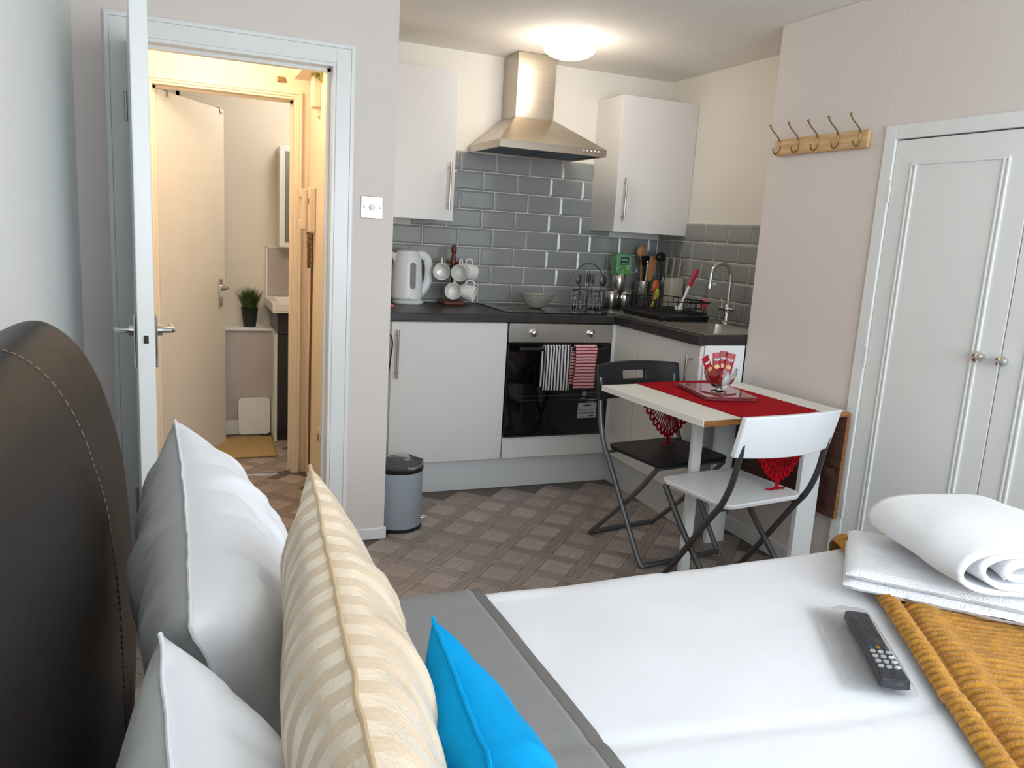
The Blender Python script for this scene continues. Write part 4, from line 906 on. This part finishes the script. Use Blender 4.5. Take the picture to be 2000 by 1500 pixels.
def sheet(x0, x1, dz, drop, nx, ny):
    rr = .05; yl = BY1-rr+.015; L1 = yl-(BY0+.03); L2 = rr*PI/2; tot = L1+L2+drop
    def fn(u, v):
        x = x0+(x1-x0)*u; s = v*tot
        wob = .010*noise.noise((x*3.2,9,0))
        if s < L1: return (x, BY0+.03+s, bedz(x, BY0+.03+s)+dz)
        a = min(1,(s-L1)/L2)*PI/2; d = max(0, s-L1-L2)
        f = d/max(drop,.01)
        return (x, yl+(rr+dz+wob)*math.sin(a)+.012*f*math.sin(x*13+2), bedz(x, yl)+dz-rr*(1-math.cos(a))-d+.008*noise.noise((x*4,0,7))*(1-f))
    return B().grid(fn, nx, ny)
obj(sheet(.20,BXE+.01,.0,.22,110,110), 'white_cover', m_linen, dv, smooth=True, solid=.01)
obj(sheet(.16,.545,.014,.20,40,110), 'grey_turn_down', m_dgrey, dv, smooth=True, solid=.008); obj(sheet(.545,.568,.013,.20,4,110), 'grey_hem', m_hem, dv, smooth=True, solid=.008)
# pillows and cushions: far top corner, length towards camera, height downwards
def cushion(name, label, cat, far, near, down, t, mats, seam_m=None, puff=.62, wr=.006, pinch=.10, seed=0, nu=76, nv=64, flange=0):
    far, near, down = Vector(far), Vector(near), Vector(down); U = near-far; n_ = U.cross(down).normalized()
    if n_.x < 0: n_ = -n_
    th = thing(name, label, cat, far+U*.5+down*.98)
    def pos(u, v, s):
        a, c = 2*u-1, 2*v-1
        ed = max(0,(1-abs(a)**3.0))*max(0,(1-abs(c)**3.0))
        h = t/2*ed**puff
        pu = .5+(u-.5)*(1-pinch*(1-c*c)); pv = .5+(v-.5)*(1-pinch*(1-a*a)*.9)
        p = far+U*pu+down*pv
        wv = wr*(noise.noise((u*5+seed,v*5,s*3))+.6*noise.noise((u*11+seed,v*4,s*5)))*min(1,ed*3)
        wv += wr*.9*(1-abs(noise.noise((u*3.2+seed,v*1.3+u*2,s*2+7))))**9*min(1,ed*4)-wr*.5*(1-abs(noise.noise((u*7+seed*2,v*2.5,s*2+3))))**12*min(1,ed*4)
        return p+n_*(s*(h+wv))
    b = B(); b.cur = 0; b.grid(lambda u, v: pos(u,v,1), nu, nv); b.cur = 1; b.grid(lambda u, v: pos(u,v,-1), nu, nv)
    obj(b, 'cover', mats, th, smooth=True, merge=True)
    if seam_m:
        pos0 = pos; pos = lambda u, v, s: pos0(u,v,s)+n_*(.0022*noise.noise((u*16+seed,v*16,1)))
        pts = [pos(k/40,0,0) for k in range(41)]+[pos(1,k/30,0) for k in range(1,31)]+[pos(1-k/40,1,0) for k in range(1,41)]+[pos(0,1-k/30,0) for k in range(1,30)]
        obj(B().tube(pts, .0022, 6, True), 'seam', seam_m, th, smooth=True)
    return th
cushion('pillow', 'white and grey pillow farther from the camera leaning on headboard', 'pillow', (-.010,1.425,.985), (.004,.715,.965), (.135,0,-.395), .20, [m_linen,m_pgrey], m_linen, seed=1, wr=.013, puff=.5)
cushion('pillow', 'white and grey pillow nearest the camera in bottom left corner', 'pillow', (-.020,.69,.975), (-.0,-.01,.955), (.135,0,-.385), .19, [m_linen,m_pgrey], m_linen, seed=5, wr=.013, puff=.5)
cushion('cushion', 'gold satin striped cushion standing in front of white pillow', 'cushion', (.135,.895,1.055), (.086,.325,1.05), (.085,0,-.46), .125, [m_gold,m_gold], m_goldseam, seed=9, wr=.006, puff=.5)
cushion('cushion', 'small turquoise blue cushion leaning against the gold cushion', 'cushion', (.220,.678,.962), (.185,.300,.955), (.11,0,-.355), .12, [m_blue,m_blue], m_blue, seed=13, wr=.005, puff=.5)
# throw
tf = Vector((1.57,1.50,0)); te = Vector((1.045,.62,0)); ed_ = (te-tf).normalized(); pr_ = Vector((-ed_.y,ed_.x,0)); pr_ = pr_ if pr_.x > 0 else -pr_
def throw_fn(u, v):
    s = -.12+v*1.45; t = u*.85; p = tf+ed_*s+pr_*t
    rib = abs(math.sin(PI*s/.019))**.7
    h = .008+.009*rib*(1+.35*noise.noise((s*30,t*30,0)))
    if t < .045: h = .004+(.014+.013*rib)*math.sin(PI*min(1,(t+.004)/.055))**.6
    elif t < .058: h *= .5
    elif t < .12: h += .008*math.sin(PI*(t-.058)/.062)
    h += .004*noise.noise((s*7,t*7,2))+.004*max(0,math.sin(t*9+s*4))
    x, y = p.x, p.y; yl = BY1-.02
    zz = bedz(x, min(y, yl))
    if y > yl:
        e = y-yl; a = min(1, e/.07)*PI/2; zz -= .05*(1-math.cos(a))+max(0,e-.07); y = yl+.055*math.sin(a)+.006
    if x > BXE:
        e = x-BXE; a = min(1,e/.07)*PI/2; zz -= .05*(1-math.cos(a))+max(0,e-.07)*1.0; x = BXE+.055*math.sin(a)
    return Vector((x, y, zz+h+.006))
tag(obj(B().grid(throw_fn, 110, 680), 'fleece_throw', m_throw, smooth=True), 'mustard ribbed fleece throw spread over the foot of the bed', 'throw')
# towels
TZ = BZT+.028
ta = math.atan2(-.226,.26)
def towel_stack(name, label, c, ang, wu, wv, z0, layers, th, m, rough_m=None):
    t = thing(name, label, 'towel', (c[0],c[1],z0)); ca, sa = math.cos(ang), math.sin(ang)
    for k in range(layers):
        b = B(); sx = 1-.012*(k % 2); poly = rrect(wu*sx, wv*(1-.015*(k % 3)), .04, 6)
        N = 44; M_ = 30
        def fn(u, v, side):
            a, q = 2*u-1, 2*v-1; e = max(0,1-abs(a)**9)*max(0,1-abs(q)**9); x = a*wu/2*sx; y = q*wv/2
            zz = z0+k*th+th/2+side*th/2*e**.3+.0025*noise.noise((x*18,y*18,k+side))
            return (c[0]+x*ca-y*sa, c[1]+x*sa+y*ca, zz)
        b.grid(lambda u, v: fn(u,v,1), N, M_).grid(lambda u, v: fn(u,v,-1), N, M_); obj(b, 'fold', m, t, smooth=True, merge=True)
    return t
TC = (1.612,1.107); TANG = math.radians(-46)
towel_stack('bath_towel', 'white terry bath towel folded flat under the rolled towel', TC, TANG, .55, .30, TZ, 2, .026, m_towel)
# rolled towel: flattened spiral extruded along its axis
rt = thing('bath_towel', 'white towel folded into a thick roll on top of flat towel', 'towel', (1.60,1.12,TZ+.053))
axd = Vector((.27,.96,0)).normalized(); rx = Vector((axd.y,-axd.x,0))
RC = Vector((1.600,1.115,TZ+.053)); RH, RWd = .132, .195
def sp_pt(a):                                                 # a in turns
    k = 1-.235*a; r = max(.12,k); th_ = a*2*PI-PI*.45
    x = RWd*r*math.copysign(abs(math.cos(th_))**.75, math.cos(th_)); z = RH/2*r*math.copysign(abs(math.sin(th_))**.8, math.sin(th_))
    return x, z+RH/2+.003
def roll_fn(u, v):
    a = u*3.3; x, z = sp_pt(a); L_ = -.165+.33*v; e = .004*noise.noise((u*30,v*3,1)); sag = .010*(2*v-1)**2
    p = RC+rx*(x+.01*noise.noise((v*3,u*3,5)))+axd*(L_+.006*math.sin(a*9)); p.z += z+e-sag*(1 if z > RH/2 else 0)
    return p
obj(B().grid(roll_fn, 170, 24), 'rolled_layers', m_towels, rt, smooth=True, solid=.011)
# remote in its bag
ra = Vector((1.256,1.105,0)); rb_ = Vector((1.122,.885,0)); rdir = (rb_-ra).normalized(); rs = Vector((-rdir.y,rdir.x,0)); rs = rs if rs.x > 0 else -rs
zr_ = BZT+.016
rm = thing('remote_control', 'dark grey television remote with white number buttons on duvet', 'remote', (ra+rb_)/2+Vector((0,0,zr_)))
rl = (rb_-ra).length
def rp(s, t, z): return ra+rdir*s+rs*t+Vector((0,0,zr_+z))
obj(B().prism([(0,-.024),(rl*.5,-.022),(rl,-.026),(rl+.004,0),(rl,.026),(rl*.5,.022),(0,.024),(-.003,0)], lambda p: rp(p[0],p[1],0), lambda p: rp(p[0],p[1]*.93,.019)), 'body', m_remote, rm, bevel=.004, seg=3)
for i in range(4):
    for j in range(3): obj(B().lathe([(.0058,0),(.0054,.0022),(.0,.0026)], rp(rl*.64+i*.0175, (j-1)*.0135, .019), 14, None, 1, .8), 'number_button', m_btn, rm, smooth=True)
for j, c in enumerate(((30,90,140),(190,150,40),(60,110,110))): obj(B().lathe([(.0045,0),(.004,.002),(.0,.0022)], rp(rl*.575, (j-1)*.0135, .019), 12), 'colour_button', mat('button_tint_%s'%'abc'[j], c, .5), rm)
for i in range(6):
    for j in range(3): obj(B().lathe([(.0042,0),(.0038,.0015),(.0,.0018)], rp(.018+i*.0165, (j-1)*.0135, .019), 10), 'dark_button', m_black, rm)
def bag_fn(u, v, top):
    s = -.035+(rl+.055)*v; t = -.075+.108*u; e = math.sin(PI*min(1,max(0,u)))**.3*math.sin(PI*v)**.25
    near = max(0,1-abs(t)/.045)
    h = (.004+.020*min(1,near*2.2))*e+.004*noise.noise((u*7,v*9,3))*e if top else .0
    return rp(s+.006*noise.noise((u*5,v*4,8)), t, max(h,0)+.0015+(.0022 if top else 0))
tag(obj(B().grid(lambda u, v: bag_fn(u,v,True), 40, 50).grid(lambda u, v: bag_fn(u,v,False), 10, 10), 'plastic_sleeve', m_bag, smooth=True), 'clear crinkled plastic sleeve around the remote control', 'plastic bag')
